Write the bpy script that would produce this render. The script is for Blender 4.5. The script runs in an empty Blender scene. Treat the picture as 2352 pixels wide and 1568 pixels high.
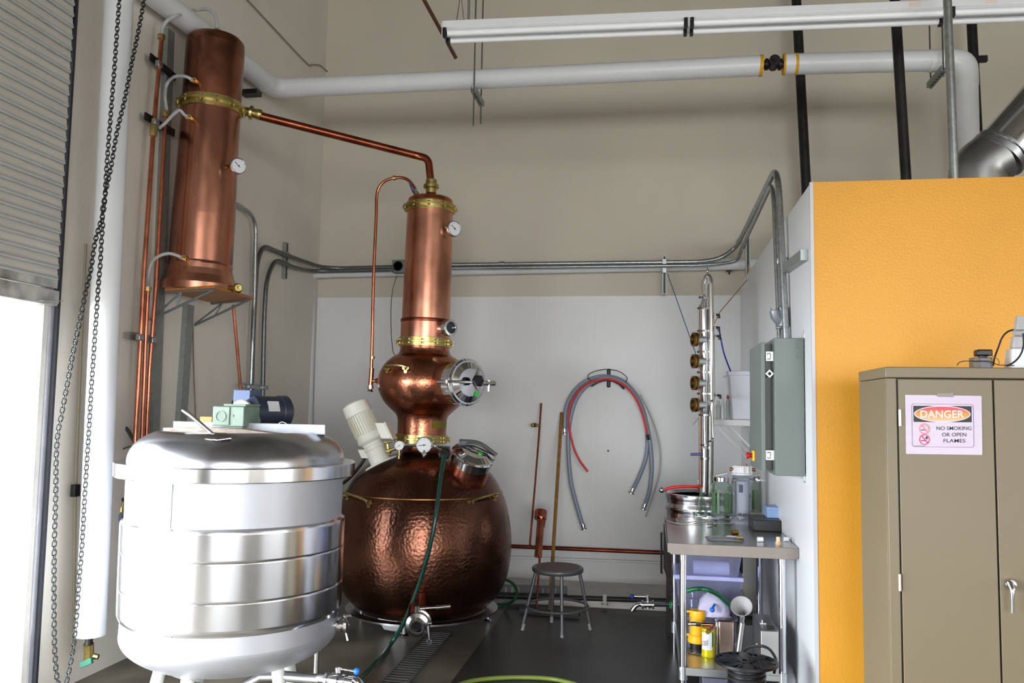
import bpy, math, random
from mathutils import Vector, Matrix
random.seed(7)
V = Vector
SC = bpy.context.scene
COL = SC.collection

# ---------------- camera, world, light, exposure ----------------
F = 1930.0
YAW, PIT, ROL = 0.166, 0.0805, 0.0165
EYE = V((0, 0, 1.62))
fwd = V((-math.sin(YAW)*math.cos(PIT), math.cos(YAW)*math.cos(PIT), math.sin(PIT)))
rgt = V((math.cos(YAW), math.sin(YAW), 0))
upv = rgt.cross(fwd)
RR = math.cos(ROL)*rgt + math.sin(ROL)*upv
UU = -math.sin(ROL)*rgt + math.cos(ROL)*upv
cam = bpy.data.cameras.new('camera'); camo = bpy.data.objects.new('camera', cam); COL.objects.link(camo)
cam.sensor_width = 36; cam.lens = 36*F/2352; cam.clip_start = .05; cam.clip_end = 200
camo.matrix_world = Matrix(((RR.x, UU.x, -fwd.x, EYE.x), (RR.y, UU.y, -fwd.y, EYE.y), (RR.z, UU.z, -fwd.z, EYE.z), (0, 0, 0, 1)))
SC.camera = camo
SC.view_settings.view_transform = 'Standard'; SC.view_settings.look = 'None'
SC.view_settings.gamma = 1; SC.view_settings.use_curve_mapping = False
SC.view_settings.exposure = 0.0

XL, YB, YP, XP, ZP, YT = -3.3, 7.9, 4.4, 0.84, 2.80, 3.54   # left wall, back wall, partition front, partition side, partition top, cabinet front
DY0, DY1, DZ = -1.6, 4.178, 2.16                              # roll-up door opening in the left wall
RX0, RX1, RZ = -0.8, 6.8, 3.5
QY0, QY1, QZ = -3.6, 1.6, 3.0                               # second bay opening in the far right wall                                # big bay opening behind the camera
YR, XR, ZC = -9.0, 8.0, 6.6

w = bpy.data.worlds.new('sky'); SC.world = w; w.use_nodes = True
nt = w.node_tree; bg = nt.nodes['Background']
bg.inputs[1].default_value = 1.0
_tc = nt.nodes.new('ShaderNodeTexCoord'); _sx = nt.nodes.new('ShaderNodeSeparateXYZ'); _cr = nt.nodes.new('ShaderNodeValToRGB'); _ml = nt.nodes.new('ShaderNodeMapRange')
nt.links.new(_tc.outputs['Generated'], _sx.inputs[0]); nt.links.new(_sx.outputs[0], _ml.inputs[0])
_ml.inputs[1].default_value = -1.0; _ml.inputs[2].default_value = 1.0
nt.links.new(_ml.outputs[0], _cr.inputs[0])
_e = _cr.color_ramp.elements; _e[0].position = .12; _e[0].color = (0.76, 0.81, 0.86, 1); _e[1].position = .40; _e[1].color = (0.43, 0.44, 0.44, 1); _n = _e.new(.62); _n.color = (0.43, 0.44, 0.44, 1); _n = _e.new(.8); _n.color = (0.20, 0.205, 0.205, 1)
_vm = nt.nodes.new('ShaderNodeVectorMath'); _vm.operation = 'SCALE'; _vm.inputs[3].default_value = 32.0
nt.links.new(_cr.outputs[0], _vm.inputs[0]); nt.links.new(_vm.outputs[0], bg.inputs[0])
def portal(name, loc, rot, sx, sy):
    l = bpy.data.lights.new(name, 'AREA'); l.shape = 'RECTANGLE'; l.size = sx; l.size_y = sy
    o = bpy.data.objects.new(name, l); COL.objects.link(o); o.location = loc; o.rotation_euler = rot
    l.cycles.is_portal = True
    return o
portal('door_daylight', (XL-.02, (DY0+DY1)/2, DZ/2), (0, -math.pi/2, 0), DZ, DY1-DY0)
portal('side_bay_daylight', (XR+.02, (QY0+QY1)/2, QZ/2), (0, math.pi/2, 0), QZ, QY1-QY0)
portal('bay_daylight', ((RX0+RX1)/2, YR-.02, RZ/2), (math.pi/2, 0, 0), RX1-RX0, RZ)

# ---------------- pixel -> place ----------------
def ray(px, py):
    return (fwd + RR*((px-1176)/F) - UU*((py-784)/F))
def P(px, py, x=None, y=None, z=None):
    d = ray(px, py)
    if y is not None: t = (y-EYE.y)/d.y
    elif x is not None: t = (x-EYE.x)/d.x
    else: t = (z-EYE.z)/d.z
    return EYE + d*t
XP = P(1869, 1000, y=YP).x
def mpp(p):
    return (p-EYE).dot(fwd)/F
def PL(pts, **k):
    out = []
    for p in pts:
        kk = dict(k)
        if len(p) == 3: kk = {list(k)[0]: p[2]}
        out.append(P(p[0], p[1], **kk))
    return out

# ---------------- mesh builder ----------------
def frame(d):
    d = d.normalized()
    a = V((0, 0, 1)) if abs(d.z) < .9 else V((1, 0, 0))
    u = a.cross(d).normalized(); return u, d.cross(u).normalized()
def smoothpts(pts, n=6):
    if len(pts) < 3: return pts
    out = []
    q = [pts[0]*2-pts[1]]+list(pts)+[pts[-1]*2-pts[-2]]
    for i in range(1, len(q)-2):
        p0, p1, p2, p3 = q[i-1:i+3]
        for k in range(n):
            t = k/n
            out.append(.5*((2*p1)+(p2-p0)*t+(2*p0-5*p1+4*p2-p3)*t*t+(3*p1-p0-3*p2+p3)*t**3))
    out.append(q[-2]); return out
def bends(pts, r=.08, n=5):
    "polyline with rounded corners"
    out = [pts[0]]
    for i in range(1, len(pts)-1):
        a, b, c = pts[i-1], pts[i], pts[i+1]
        rr = min(r, (a-b).length*.48, (c-b).length*.48)
        p = b+(a-b).normalized()*rr; q = b+(c-b).normalized()*rr
        for k in range(n+1):
            t = k/n; out.append(p*(1-t)**2+b*2*t*(1-t)+q*t*t)
    out.append(pts[-1]); return out
class MB:
    def __init__(s): s.v = []; s.f = []; s.m = []; s.cm = 0
    def add(s, vs, fs):
        o = len(s.v); s.v += [V(p) for p in vs]; s.f += [tuple(i+o for i in f) for f in fs]; s.m += [s.cm]*len(fs); return s
    def box(s, a, b):
        x0, y0, z0 = a; x1, y1, z1 = b
        return s.hexa([(x0, y0, z0), (x1, y0, z0), (x1, y1, z0), (x0, y1, z0), (x0, y0, z1), (x1, y0, z1), (x1, y1, z1), (x0, y1, z1)])
    def hexa(s, c):
        return s.add(c, [(0, 3, 2, 1), (4, 5, 6, 7), (0, 1, 5, 4), (1, 2, 6, 5), (2, 3, 7, 6), (3, 0, 4, 7)])
    def obox(s, c, u, v, w):
        c, u, v, w = V(c), V(u)*.5, V(v)*.5, V(w)*.5
        return s.hexa([c-u-v-w, c+u-v-w, c+u+v-w, c-u+v-w, c-u-v+w, c+u-v+w, c+u+v+w, c-u+v+w])
    def bar(s, p, q, wd, th, side=None):
        p, q = V(p), V(q); d = q-p
        u = (V(side) if side else frame(d)[0]); u = (u-d.normalized()*u.dot(d.normalized())).normalized(); v = d.normalized().cross(u)
        return s.obox((p+q)/2, d, u*wd, v*th)
    def prism(s, poly, ext):
        n = len(poly); e = V(ext); a = [V(p) for p in poly]
        return s.add(a+[p+e for p in a], [tuple(range(n-1, -1, -1)), tuple(range(n, 2*n))]+[(i, (i+1) % n, n+(i+1) % n, n+i) for i in range(n)])
    def lathe(s, prof, o, d, n=32, a0=0, a1=2*math.pi):
        q = [prof[0]]
        for (a, b), (c, e) in zip(prof, prof[1:]):
            l = math.hypot(c-a, e-b)
            if l > .025:
                k = min(.003, l*.05)/l; q += [(a+(c-a)*k, b+(e-b)*k), (c-(c-a)*k, e-(e-b)*k)]
            q.append((c, e))
        prof = q
        o = V(o); d = V(d).normalized(); u, v = frame(d); vs = []; fs = []
        full = abs(a1-a0-2*math.pi) < 1e-4; m = n if full else n+1; L = len(prof)
        for r, t in prof:
            for k in range(m):
                a = a0+(a1-a0)*k/n; vs.append(o+d*t+(u*math.cos(a)+v*math.sin(a))*max(r, 1e-5))
        for i in range(L-1):
            for k in range(n):
                k2 = (k+1) % m if full else k+1
                fs.append((i*m+k, i*m+k2, (i+1)*m+k2, (i+1)*m+k))
        if full:
            if prof[0][0] > 1e-4: fs.append(tuple(range(m-1, -1, -1)))
            if prof[-1][0] > 1e-4: fs.append(tuple((L-1)*m+k for k in range(m)))
        return s.add(vs, fs)
    def shell(s, prof, o, d, n=32):
        "closed loop profile (no caps)"
        o = V(o); d = V(d).normalized(); u, v = frame(d); vs = []; fs = []; L = len(prof)
        for r, t in prof:
            for k in range(n):
                a = 2*math.pi*k/n; vs.append(o+d*t+(u*math.cos(a)+v*math.sin(a))*r)
        for i in range(L):
            j = (i+1) % L
            for k in range(n):
                k2 = (k+1) % n; fs.append((i*n+k, i*n+k2, j*n+k2, j*n+k))
        return s.add(vs, fs)
    def ring(s, o, d, r0, r1, h, n=40):
        return s.shell([(r0, -h/2), (r1, -h/2), (r1, h/2), (r0, h/2)], o, d, n)
    def cyl(s, p, q, r, r2=None, n=16):
        p, q = V(p), V(q); r2 = r if r2 is None else r2
        return s.lathe([(r, 0), (r2, (q-p).length)], p, q-p, n)
    def tube(s, pts, r, n=12, closed=False):
        pts = [V(p) for p in pts]; L = len(pts); vs = []; fs = []
        T = []
        for i in range(L):
            a = pts[(i-1) % L] if (i or closed) else pts[0]; b = pts[(i+1) % L] if (i < L-1 or closed) else pts[-1]
            T.append((b-a).normalized())
        u = frame(T[0])[0]
        for i in range(L):
            u = (u-T[i]*u.dot(T[i])).normalized(); v = T[i].cross(u)
            rr = r[i] if isinstance(r, (list, tuple)) else r
            for k in range(n):
                a = 2*math.pi*k/n; vs.append(pts[i]+(u*math.cos(a)+v*math.sin(a))*rr)
        for i in range(L if closed else L-1):
            j = (i+1) % L
            for k in range(n): fs.append((i*n+k, i*n+(k+1) % n, j*n+(k+1) % n, j*n+k))
        if not closed: fs += [tuple(range(n-1, -1, -1)), tuple((L-1)*n+k for k in range(n))]
        return s.add(vs, fs)
    def ball(s, c, r, n=16, sz=1):
        L = n//2; return s.lathe([(r*math.sin(math.pi*i/L), -r*sz*math.cos(math.pi*i/L)) for i in range(L+1)], c, (0, 0, 1), n)

WPOS = {}
def build(name, mb, mat, parent=None, bevel=0, sharp=35, **props):
    me = bpy.data.meshes.new(name)
    xs = [p.x for p in mb.v]; ys = [p.y for p in mb.v]; zs = [p.z for p in mb.v]
    o = V(((min(xs)+max(xs))/2, (min(ys)+max(ys))/2, min(zs)))
    me.from_pydata([tuple(p-o) for p in mb.v], [], mb.f)
    for m in (mat if isinstance(mat, (list, tuple)) else [mat]): me.materials.append(m)
    me.polygons.foreach_set('material_index', mb.m)
    import bmesh
    bm = bmesh.new(); bm.from_mesh(me); bmesh.ops.recalc_face_normals(bm, faces=bm.faces); bm.to_mesh(me); bm.free()
    me.polygons.foreach_set('use_smooth', [True]*len(me.polygons))
    me.set_sharp_from_angle(angle=math.radians(sharp)); me.update()
    ob = bpy.data.objects.new(name, me); COL.objects.link(ob)
    if parent is not None: ob.parent = parent; ob.location = o-WPOS[parent.name]
    else: ob.location = o
    WPOS[ob.name] = o
    if bevel:
        b = ob.modifiers.new('bevel', 'BEVEL'); b.width = bevel; b.segments = 2; b.limit_method = 'ANGLE'; b.angle_limit = math.radians(40)
    for k, v in props.items(): ob[k] = v
    return ob
def thing(name, label, cat, loc, group=None):
    o = bpy.data.objects.new(name, None); COL.objects.link(o); o.location = loc; o.empty_display_size = .1
    WPOS[o.name] = V(loc); o['label'] = label; o['category'] = cat
    if group: o['group'] = group
    return o
def one(name, label, cat, mb, mat, group=None, **k):
    o = build(name, mb, mat, None, **k); o['label'] = label; o['category'] = cat
    if group: o['group'] = group
    return o
def struct(name, mb, mat, **k): return build(name, mb, mat, None, kind='structure', **k)

# ---------------- materials ----------------
def lin(c):
    return tuple(((x/255)/12.92 if x <= 10.3 else (((x/255)+.055)/1.055)**2.4) for x in c)+(1,)
MATS = {}
def M(name, col, rough=.5, metal=0, var=.12, scale=6, bump=0, bscale=60, hammer=0, trans=0, rvar=0, stretch=(1, 1, 1), dirt=None, spec=.5, ior=1.45, coat=0, emis=0, world=False):
    if name in MATS: return MATS[name]
    m = bpy.data.materials.new(name); m.use_nodes = True; t = m.node_tree; N = t.nodes; L = t.links
    b = N['Principled BSDF']; c = lin(col)
    b.inputs['Roughness'].default_value = rough; b.inputs['Metallic'].default_value = metal
    b.inputs['Transmission Weight'].default_value = trans; b.inputs['IOR'].default_value = ior
    b.inputs['Specular IOR Level'].default_value = spec; b.inputs['Coat Weight'].default_value = coat
    tc = N.new('ShaderNodeNewGeometry') if world else N.new('ShaderNodeTexCoord')
    co = tc.outputs['Position'] if world else tc.outputs['Object']
    mp = N.new('ShaderNodeMapping'); mp.inputs['Scale'].default_value = stretch; L.new(co, mp.inputs[0])
    no = N.new('ShaderNodeTexNoise'); no.inputs['Scale'].default_value = scale; no.inputs['Detail'].default_value = 5; L.new(mp.outputs[0], no.inputs['Vector'])
    rp = N.new('ShaderNodeValToRGB'); e = rp.color_ramp.elements
    e[0].position = .3; e[1].position = .7
    e[0].color = tuple(x*(1-var) for x in c[:3])+(1,) if dirt is None else lin(dirt)
    e[1].color = tuple(min(1, x*(1+var*.6)) for x in c[:3])+(1,)
    L.new(no.outputs[0], rp.inputs[0]); L.new(rp.outputs[0], b.inputs['Base Color'])
    if rvar:
        mr = N.new('ShaderNodeMapRange'); mr.inputs[3].default_value = max(.02, rough-rvar); mr.inputs[4].default_value = rough+rvar
        L.new(no.outputs[0], mr.inputs[0]); L.new(mr.outputs[0], b.inputs['Roughness'])
    if bump or hammer:
        bp = N.new('ShaderNodeBump'); bp.inputs['Strength'].default_value = bump or hammer
        if hammer:
            vo = N.new('ShaderNodeTexVoronoi'); vo.feature = 'SMOOTH_F1'; vo.inputs['Scale'].default_value = bscale; L.new(co, vo.inputs['Vector'])
            L.new(vo.outputs['Distance'], bp.inputs['Height']); bp.inputs['Distance'].default_value = .01
        else:
            n2 = N.new('ShaderNodeTexNoise'); n2.inputs['Scale'].default_value = bscale; n2.inputs['Detail'].default_value = 3; L.new(mp.outputs[0], n2.inputs['Vector'])
            L.new(n2.outputs[0], bp.inputs['Height']); bp.inputs['Distance'].default_value = .01
        L.new(bp.outputs[0], b.inputs['Normal'])
    if emis:
        b.inputs['Emission Color'].default_value = c; b.inputs['Emission Strength'].default_value = emis
    MATS[name] = m; return m

wall_up = M('wall_paint_beige', (204, 197, 182), .75, var=.05, scale=1.2, bump=.15, bscale=40, world=True)
wall_lf = M('wall_paint_left', (224, 219, 209), .7, var=.06, scale=1.5, bump=.15, bscale=40, world=True)
wall_wh = M('wall_panel_white', (226, 226, 227), .35, var=.04, scale=2, bump=.08, bscale=90, world=True)
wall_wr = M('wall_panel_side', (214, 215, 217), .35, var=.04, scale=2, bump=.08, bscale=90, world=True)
yellow = M('wall_paint_yellow', (214, 151, 46), .45, var=.05, scale=2, bump=.14, bscale=80, world=True)
curbm = M('curb_white', (196, 192, 186), .5, var=.12, scale=5, world=True)
dark = M('black_rubber', (28, 28, 30), .5)
blk = M('black_iron', (40, 38, 38), .45, metal=.3, var=.4, scale=20, spec=.4)
galv = M('galvanised_steel', (176, 180, 182), .36, metal=1, var=.2, scale=40)
dgalv = M('dull_conduit_steel', (120, 122, 122), .45, metal=1, var=.2, scale=30)
strutm = M('strut_steel', (160, 166, 164), .5, metal=.8, var=.1, scale=30)
steel = M('stainless_steel', (205, 206, 208), .2, metal=1, var=.08, scale=12)
steelm = M('matte_tank_steel', (196, 198, 206), .5, metal=.8, var=.1, scale=4, rvar=.06, stretch=(1, 1, .4))
steelb = M('polished_band_steel', (214, 215, 220), .17, metal=1, var=.05, scale=5, rvar=.05, stretch=(1, 1, .2), bump=.02, bscale=8)
steeld = M('dark_dirty_steel', (110, 108, 106), .45, metal=.9, var=.3, scale=6)
copper = M('column_copper', (214, 152, 128), .3, metal=1, var=.28, scale=5, rvar=.08, dirt=(160, 108, 88), stretch=(1, 1, .6))
copper2 = M('bright_pipe_copper', (206, 132, 104), .25, metal=1, var=.25, scale=9, dirt=(166, 98, 76))
copperh = M('hammered_copper', (122, 80, 63), .27, metal=1, scale=3, rvar=.05, dirt=(84, 57, 46), hammer=.2, bscale=54)
copperd = M('dark_pipe_copper', (140, 72, 52), .35, metal=1, scale=6, dirt=(95, 48, 36))
brass = M('brass', (204, 188, 122), .3, metal=1, var=.3, scale=15, dirt=(146, 130, 80))
bronze = M('bronze_ring', (160, 124, 62), .35, metal=1, var=.3, scale=15)
chrome = M('chrome', (225, 225, 230), .08, metal=1, var=.02)
pvcw = M('white_pipe_jacket', (226, 228, 232), .35, var=.03, scale=2)
whitep = M('white_paint', (222, 222, 222), .4, var=.05)
black = M('black_plastic', (24, 24, 26), .38, var=.15)
blue = M('blue_plastic', (28, 100, 200), .3)
navy = M('navy_handle', (30, 40, 110), .35)
yband = M('yellow_tape_band', (220, 165, 40), .5)
wood = M('shelf_plywood', (176, 116, 60), .5, var=.25, scale=6, stretch=(8, 1, 1))
woods = M('broom_handle_wood', (150, 108, 52), .45, var=.25, scale=20)
clear = M('clear_hose_vinyl', (205, 208, 212), .2, trans=.35, var=.04, spec=.6)
def flatm(name, col, rough=.5, **k): return M(name, col, rough, var=.03, **k)
# ---------------- floor (with dark coated area and bay) ----------------
fm = bpy.data.materials.new('concrete_floor'); fm.use_nodes = True
N = fm.node_tree.nodes; L = fm.node_tree.links; b = N['Principled BSDF']
g = N.new('ShaderNodeNewGeometry'); sx = N.new('ShaderNodeSeparateXYZ'); L.new(g.outputs['Position'], sx.inputs[0])
no = N.new('ShaderNodeTexNoise'); no.inputs['Scale'].default_value = 2.2; no.inputs['Detail'].default_value = 8; L.new(g.outputs['Position'], no.inputs['Vector'])
r1 = N.new('ShaderNodeValToRGB'); r1.color_ramp.elements[0].color = lin((78, 74, 66)); r1.color_ramp.elements[1].color = lin((128, 122, 110)); r1.color_ramp.elements[0].position = .3; r1.color_ramp.elements[1].position = .7
r2 = N.new('ShaderNodeValToRGB'); r2.color_ramp.elements[0].color = lin((48, 47, 48)); r2.color_ramp.elements[1].color = lin((64, 63, 62)); r2.color_ramp.elements[0].position = .3; r2.color_ramp.elements[1].position = .7
L.new(no.outputs[0], r1.inputs[0]); L.new(no.outputs[0], r2.inputs[0])
XE = P(1085, 1500, z=0).x
ma = N.new('ShaderNodeMath'); ma.operation = 'GREATER_THAN'; ma.inputs[1].default_value = XE; L.new(sx.outputs[0], ma.inputs[0])
mb_ = N.new('ShaderNodeMath'); mb_.operation = 'GREATER_THAN'; mb_.inputs[1].default_value = 3.2; L.new(sx.outputs[1], mb_.inputs[0])
mc = N.new('ShaderNodeMath'); mc.operation = 'MULTIPLY'; L.new(ma.outputs[0], mc.inputs[0]); L.new(mb_.outputs[0], mc.inputs[1])
mx = N.new('ShaderNodeMix'); mx.data_type = 'RGBA'; L.new(mc.outputs[0], mx.inputs[0]); L.new(r1.outputs[0], mx.inputs[6]); L.new(r2.outputs[0], mx.inputs[7]); L.new(mx.outputs[2], b.inputs['Base Color'])
b.inputs['Roughness'].default_value = .42
XG0, XG1 = P(880, 1560, z=0).x, P(980, 1500, z=0).x
struct('floor', MB().box((-14, -14, -.3), (16, YB+.2, 0)), fm)

mb = MB()  # left wall with the door opening
mb.box((XL-.2, DY1, 0), (XL, YB+.2, ZC)).box((XL-.2, YR, 0), (XL, DY0, ZC)).box((XL-.2, DY0, DZ+1.6), (XL, DY1, ZC))
struct('wall_left', mb, wall_lf)
struct('wall_back', MB().box((XL-.2, YB, 0), (XR+.2, YB+.2, ZC)), wall_up)
zpan = P(1300, 680, y=YB-.02).z
struct('wall_back_panel', MB().box((XL+.005, YB-.012, 0.02), (XP+.01, YB+.001, zpan)).box((XL+.005, YB-.016, 0.02), (P(1365, 900, y=YB).x-.0015, YB-.012, zpan)).box((P(1365, 900, y=YB).x+.0015, YB-.016, 0.02), (XP+.01, YB-.012, zpan)), wall_wh)
struct('ceiling', MB().box((XL-.2, YR-.2, ZC), (XR+.2, YB+.2, ZC+.2)), flatm('ceiling_grey', (120, 117, 110), .8))
struct('wall_far_right', MB().box((XR, YR, 0), (XR+.2, QY0, ZC)).box((XR, QY1, 0), (XR+.2, YB, ZC)).box((XR, QY0, QZ), (XR+.2, QY1, ZC)), wall_up)
mb = MB().box((XL-.2, YR-.2, 0), (RX0, YR, ZC)).box((RX1, YR-.2, 0), (XR+.2, YR, ZC)).box((RX0, YR-.2, RZ), (RX1, YR, ZC))
struct('wall_rear', mb, wall_up)
struct('baseboard_back', MB().box((XL+.9, 7.1, 0), (XP, YB-.02, .06)), curbm, bevel=.01)
# enclosed room on the right: white panelled side, yellow front
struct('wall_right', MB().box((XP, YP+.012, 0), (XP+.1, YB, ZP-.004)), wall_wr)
struct('wall_front', MB().box((XP+.012, YP, 0), (XR, YP+.11, ZP)), yellow)
struct('trim_1', MB().box((XP-.004, YP-.002, 0), (XP+.012, YP+.02, ZP)), flatm('trim_grey', (190, 190, 195), .4))
struct('trim_2', MB().box((XP+.012, YP+.11, ZP-.1), (XR, YB, ZP-.006)), whitep)

# ---------------- roll-up door ----------------
slat = M('shutter_paint', (196, 192, 184), .4, var=.12, scale=3, stretch=(1, .4, 3))
YJ = P(98, 1100, x=XL).y
rd = build('door_1', MB().box((XL-.2, DY0, DZ+.02), (XL-.14, DY1, DZ+.1)), dgalv, kind='structure')
mb = MB(); xx = XL+.03; prof = []
z = DZ+.14
while z < 5.2:
    for k in range(5):
        a = k/5; prof.append((xx+.012*abs(math.sin(math.pi*a))**.6-.012, z+.066*a))
    z += .066
vs = []
for i, (px_, pz_) in enumerate(prof): vs += [V((px_, DY0, pz_)), V((px_, YJ-.018+(.012 if i % 5 in (0, 1) else 0), pz_)), V((px_-.02, YJ-.018, pz_)), V((px_-.02, DY0, pz_))]
fs = []
for i in range(len(prof)-1):
    for k in range(4): fs.append((i*4+k, i*4+(k+1) % 4, i*4+4+(k+1) % 4, i*4+4+k))
mb.add(vs, fs); build('door_curtain', mb, slat, rd, sharp=50)
mb = MB()
for i in range(46):
    zz = DZ+.14+.066*i
    mb.tube([V((XL+.03, DY0, zz)), V((XL+.03, YJ-.02, zz))], .0095, 8)
build('slat_ridge', mb, M('slat_ridge_grey', (178, 180, 180), .35, var=.1), rd)
bm_ = M('dirty_bar', (186, 184, 180), .4, var=.3, scale=9, dirt=(120, 116, 112))
mb = MB().box((XL-.03, DY0, DZ), (XL+.045, YJ-.012, DZ+.075)).box((XL-.045, DY0, DZ-.012), (XL+.045, YJ-.02, DZ+.004)).box((XL-.03, DY0, DZ+.085), (XL+.032, YJ-.012, DZ+.14))
build('bottom_bar', mb, bm_, rd, bevel=.004)
mb = MB().bar(P(90, 690, x=XL+.06), P(136, 691, x=XL+.06), .05, .004, (1, 0, 0)); build('stop_plate', mb, strutm, rd)
# guide: pale reveal, light steel, dark seal and gap shade
mb = MB().box((XL-.03, YJ-.035, 0), (XL+.012, YJ-.004, DZ-.01)); build('guide_rail', mb, M('guide_light', (215, 215, 225), .25, metal=.6), rd)
mb = MB().box((XL+.0, YJ-.004, 0), (XL+.035, YJ+.014, 5.2)); build('guide_seal_gap', mb, M('guide_dark', (40, 42, 50), .45), rd)  # dark seal; higher up it stands in for the shaded gap beside the curtain
mb = MB().box((XL-.2, YJ-.075, 0), (XL+.004, YJ-.036, DZ+1.7)); build('door_jamb', mb, M('jamb_paint', (205, 203, 196), .5), rd)

# ---------------- chain ----------------
A = [(275,-12),(268,82),(263,153),(256,242),(251,306),(245,383),(242,430),(238,484),(219,553),(209,617),(196,675),(179,757),(168,808),(143,943),(133,994),(129,1055),(128,1132),(125,1245),(124,1347),(125,1474),(130,1551),(136,1580)]
B = [(333,-12),(319,66),(301,153),(286,230),(268,306),(255,383),(247,420),(241,451),(235,484),(236,515),(233,553),(230,609),(226,655),(221,727),(217,783),(209,902),(204,991),(199,1068),(195,1132),(191,1206),(187,1270),(181,1341),(175,1423),(166,1500),(150,1580)]
def links(mb, pts, pitch=.0225):
    pts = smoothpts(pts, 10); i = 0; side = V((.5, .86, 0)); alt = 0
    acc = 0; prev = pts[0]
    for p in pts[1:]:
        seg = (p-prev).length; d = (p-prev).normalized()
        while acc+seg >= pitch:
            t = pitch-acc; prev = prev+d*t; seg -= t; acc = 0
            u = (side-d*side.dot(d)).normalized(); v = d.cross(u); ww = u if alt else (d.cross(u)*.75+u*.66).normalized()*.0+v
            ww = (u if alt % 2 == 0 else v); alt += 1
            loop = []
            for k in range(10):
                a = 2*math.pi*k/10; ca, sa = math.cos(a), math.sin(a)
                loop.append(prev+ww*ca*.0105+d*(sa*.007+(.0075 if sa > 0 else -.0085)))
            mb.tube(loop, .0030, 5, True)
        acc += seg; prev = p
ch = MB(); links(ch, PL(A, x=XL+.33)); links(ch, PL(B, x=XL+.35))
one('door_chain', 'dark steel hand chain loop hanging beside the roll-up door', 'chain', ch, M('chain_steel', (46, 50, 50), .45, metal=.3))

# ---------------- overhead and vertical insulated pipe ----------------
yv = P(208, 730, x=XL+.23).y
top, bot = P(274, -20, x=XL+.23), P(208, 1458, x=XL+.23)
t = thing('insulated_drop_pipe', 'thick white jacketed vertical pipe ending above floor beside hanging chain', 'pipe', bot-V((0, 0, .2)))
R0 = 32.5*mpp(P(208, 1200, x=XL+.23))
build('pipe_jacket', MB().cyl(bot, top, R0, n=40), pvcw, t)
n1 = P(203, 1482, x=XL+.23)
build('nipple', MB().cyl(n1, bot+V((0, 0, .05)), .02), blk, t)
v1 = P(205, 1500, x=XL+.22)
build('valve_body', MB().cyl(n1+V((0, 0, .01)), v1-V((0, 0, .03)), .027, n=8).cyl(v1-V((0, 0, .01)), v1+V((.05, .01, -.02)), .016, n=8), brass, t)
build('valve_handle', MB().obox(v1+V((.0, -.02, -.045)), (.07, 0, .03), (0, .02, 0), (-.01, 0, .03)), M('green_handle', (40, 110, 90), .45), t, bevel=.004)
# thin conduit with clamp left of it
one('thin_wall_conduit', 'thin tan conduit with black clamp, on left wall beside white jacketed pipe', 'conduit', MB().tube(PL([(197, 560), (186, 800), (173, 1126), (168, 1500)], x=XL+.03), .008), M('tan_conduit', (150, 140, 120), .5))
one('black_pipe_clamp', 'small black clamp on the thin conduit near the door', 'clamp', MB().obox(P(173, 1126, x=XL+.045), (.03, 0, 0), (0, .05, 0), (0, 0, .07)), black, bevel=.004)

el = P(632, 204, x=XL+.115); yE = el.y
RP = .079
s0 = P(330, -30, x=XL+.115)
dirb = V((1, 0, 0))
t = thing('overhead_steam_pipe', 'long white jacketed pipe elbowing overhead from left wall across the back', 'pipe', V((el.x, yE, el.z-RP)))
a1_ = P(1745, 151, y=yE)
pts = bends([s0, el, a1_], .16, 8)
build('pipe_jacket', MB().tube(pts, RP, 32), pvcw, t)
r_ = RP*1.04
build('pipe_elbow', MB().tube(bends([el+(s0-el).normalized()*.2, el, el+(a1_-el).normalized()*.24], .16, 8), RP*1.03, 32), pvcw, t)
build('yellow_band', MB().tube([P(1744, 151, y=yE), P(1752, 151, y=yE)], r_, 32), yband, t)
q0, q1 = P(1798, 148, y=yE), P(1829, 147, y=yE)
build('yellow_band', MB().tube([q0, q0+V((.015, 0, 0))], r_, 32), yband, t)
build('pipe_jacket', MB().tube([q0+V((.012, 0, 0)), q1], RP, 32), pvcw, t)
build('yellow_band', MB().tube([q1-V((.012, 0, 0)), q1+V((.01, 0, 0))], r_, 32), yband, t)
q2 = P(2219, 137, y=yE); q3 = P(2224, 460, y=yE); q3.z = ZP-.003
build('pipe_jacket', MB().tube(bends([q1, q2, q3], .17, 8), RP, 32), pvcw, t)
build('pipe_elbow', MB().tube(bends([q2-V((.26, 0, 0)), q2, q2-V((0, 0, .2))], .17, 8), RP*1.025, 32), pvcw, t)
tc_ = P(1776, 148, y=yE)
build('tee_fitting', MB().cyl(P(1750, 148, y=yE), P(1800, 148, y=yE), .032).cyl(P(1757, 148, y=yE), P(1764, 148, y=yE), .045).cyl(P(1788, 148, y=yE), P(1794, 148, y=yE), .045).cyl(tc_+V((0, .03, 0)), tc_+V((.0, -.09, 0)), .042).cyl(tc_+V((0, -.09, 0)), tc_+V((0, -.11, 0)), .02, n=4), blk, t)

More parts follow.
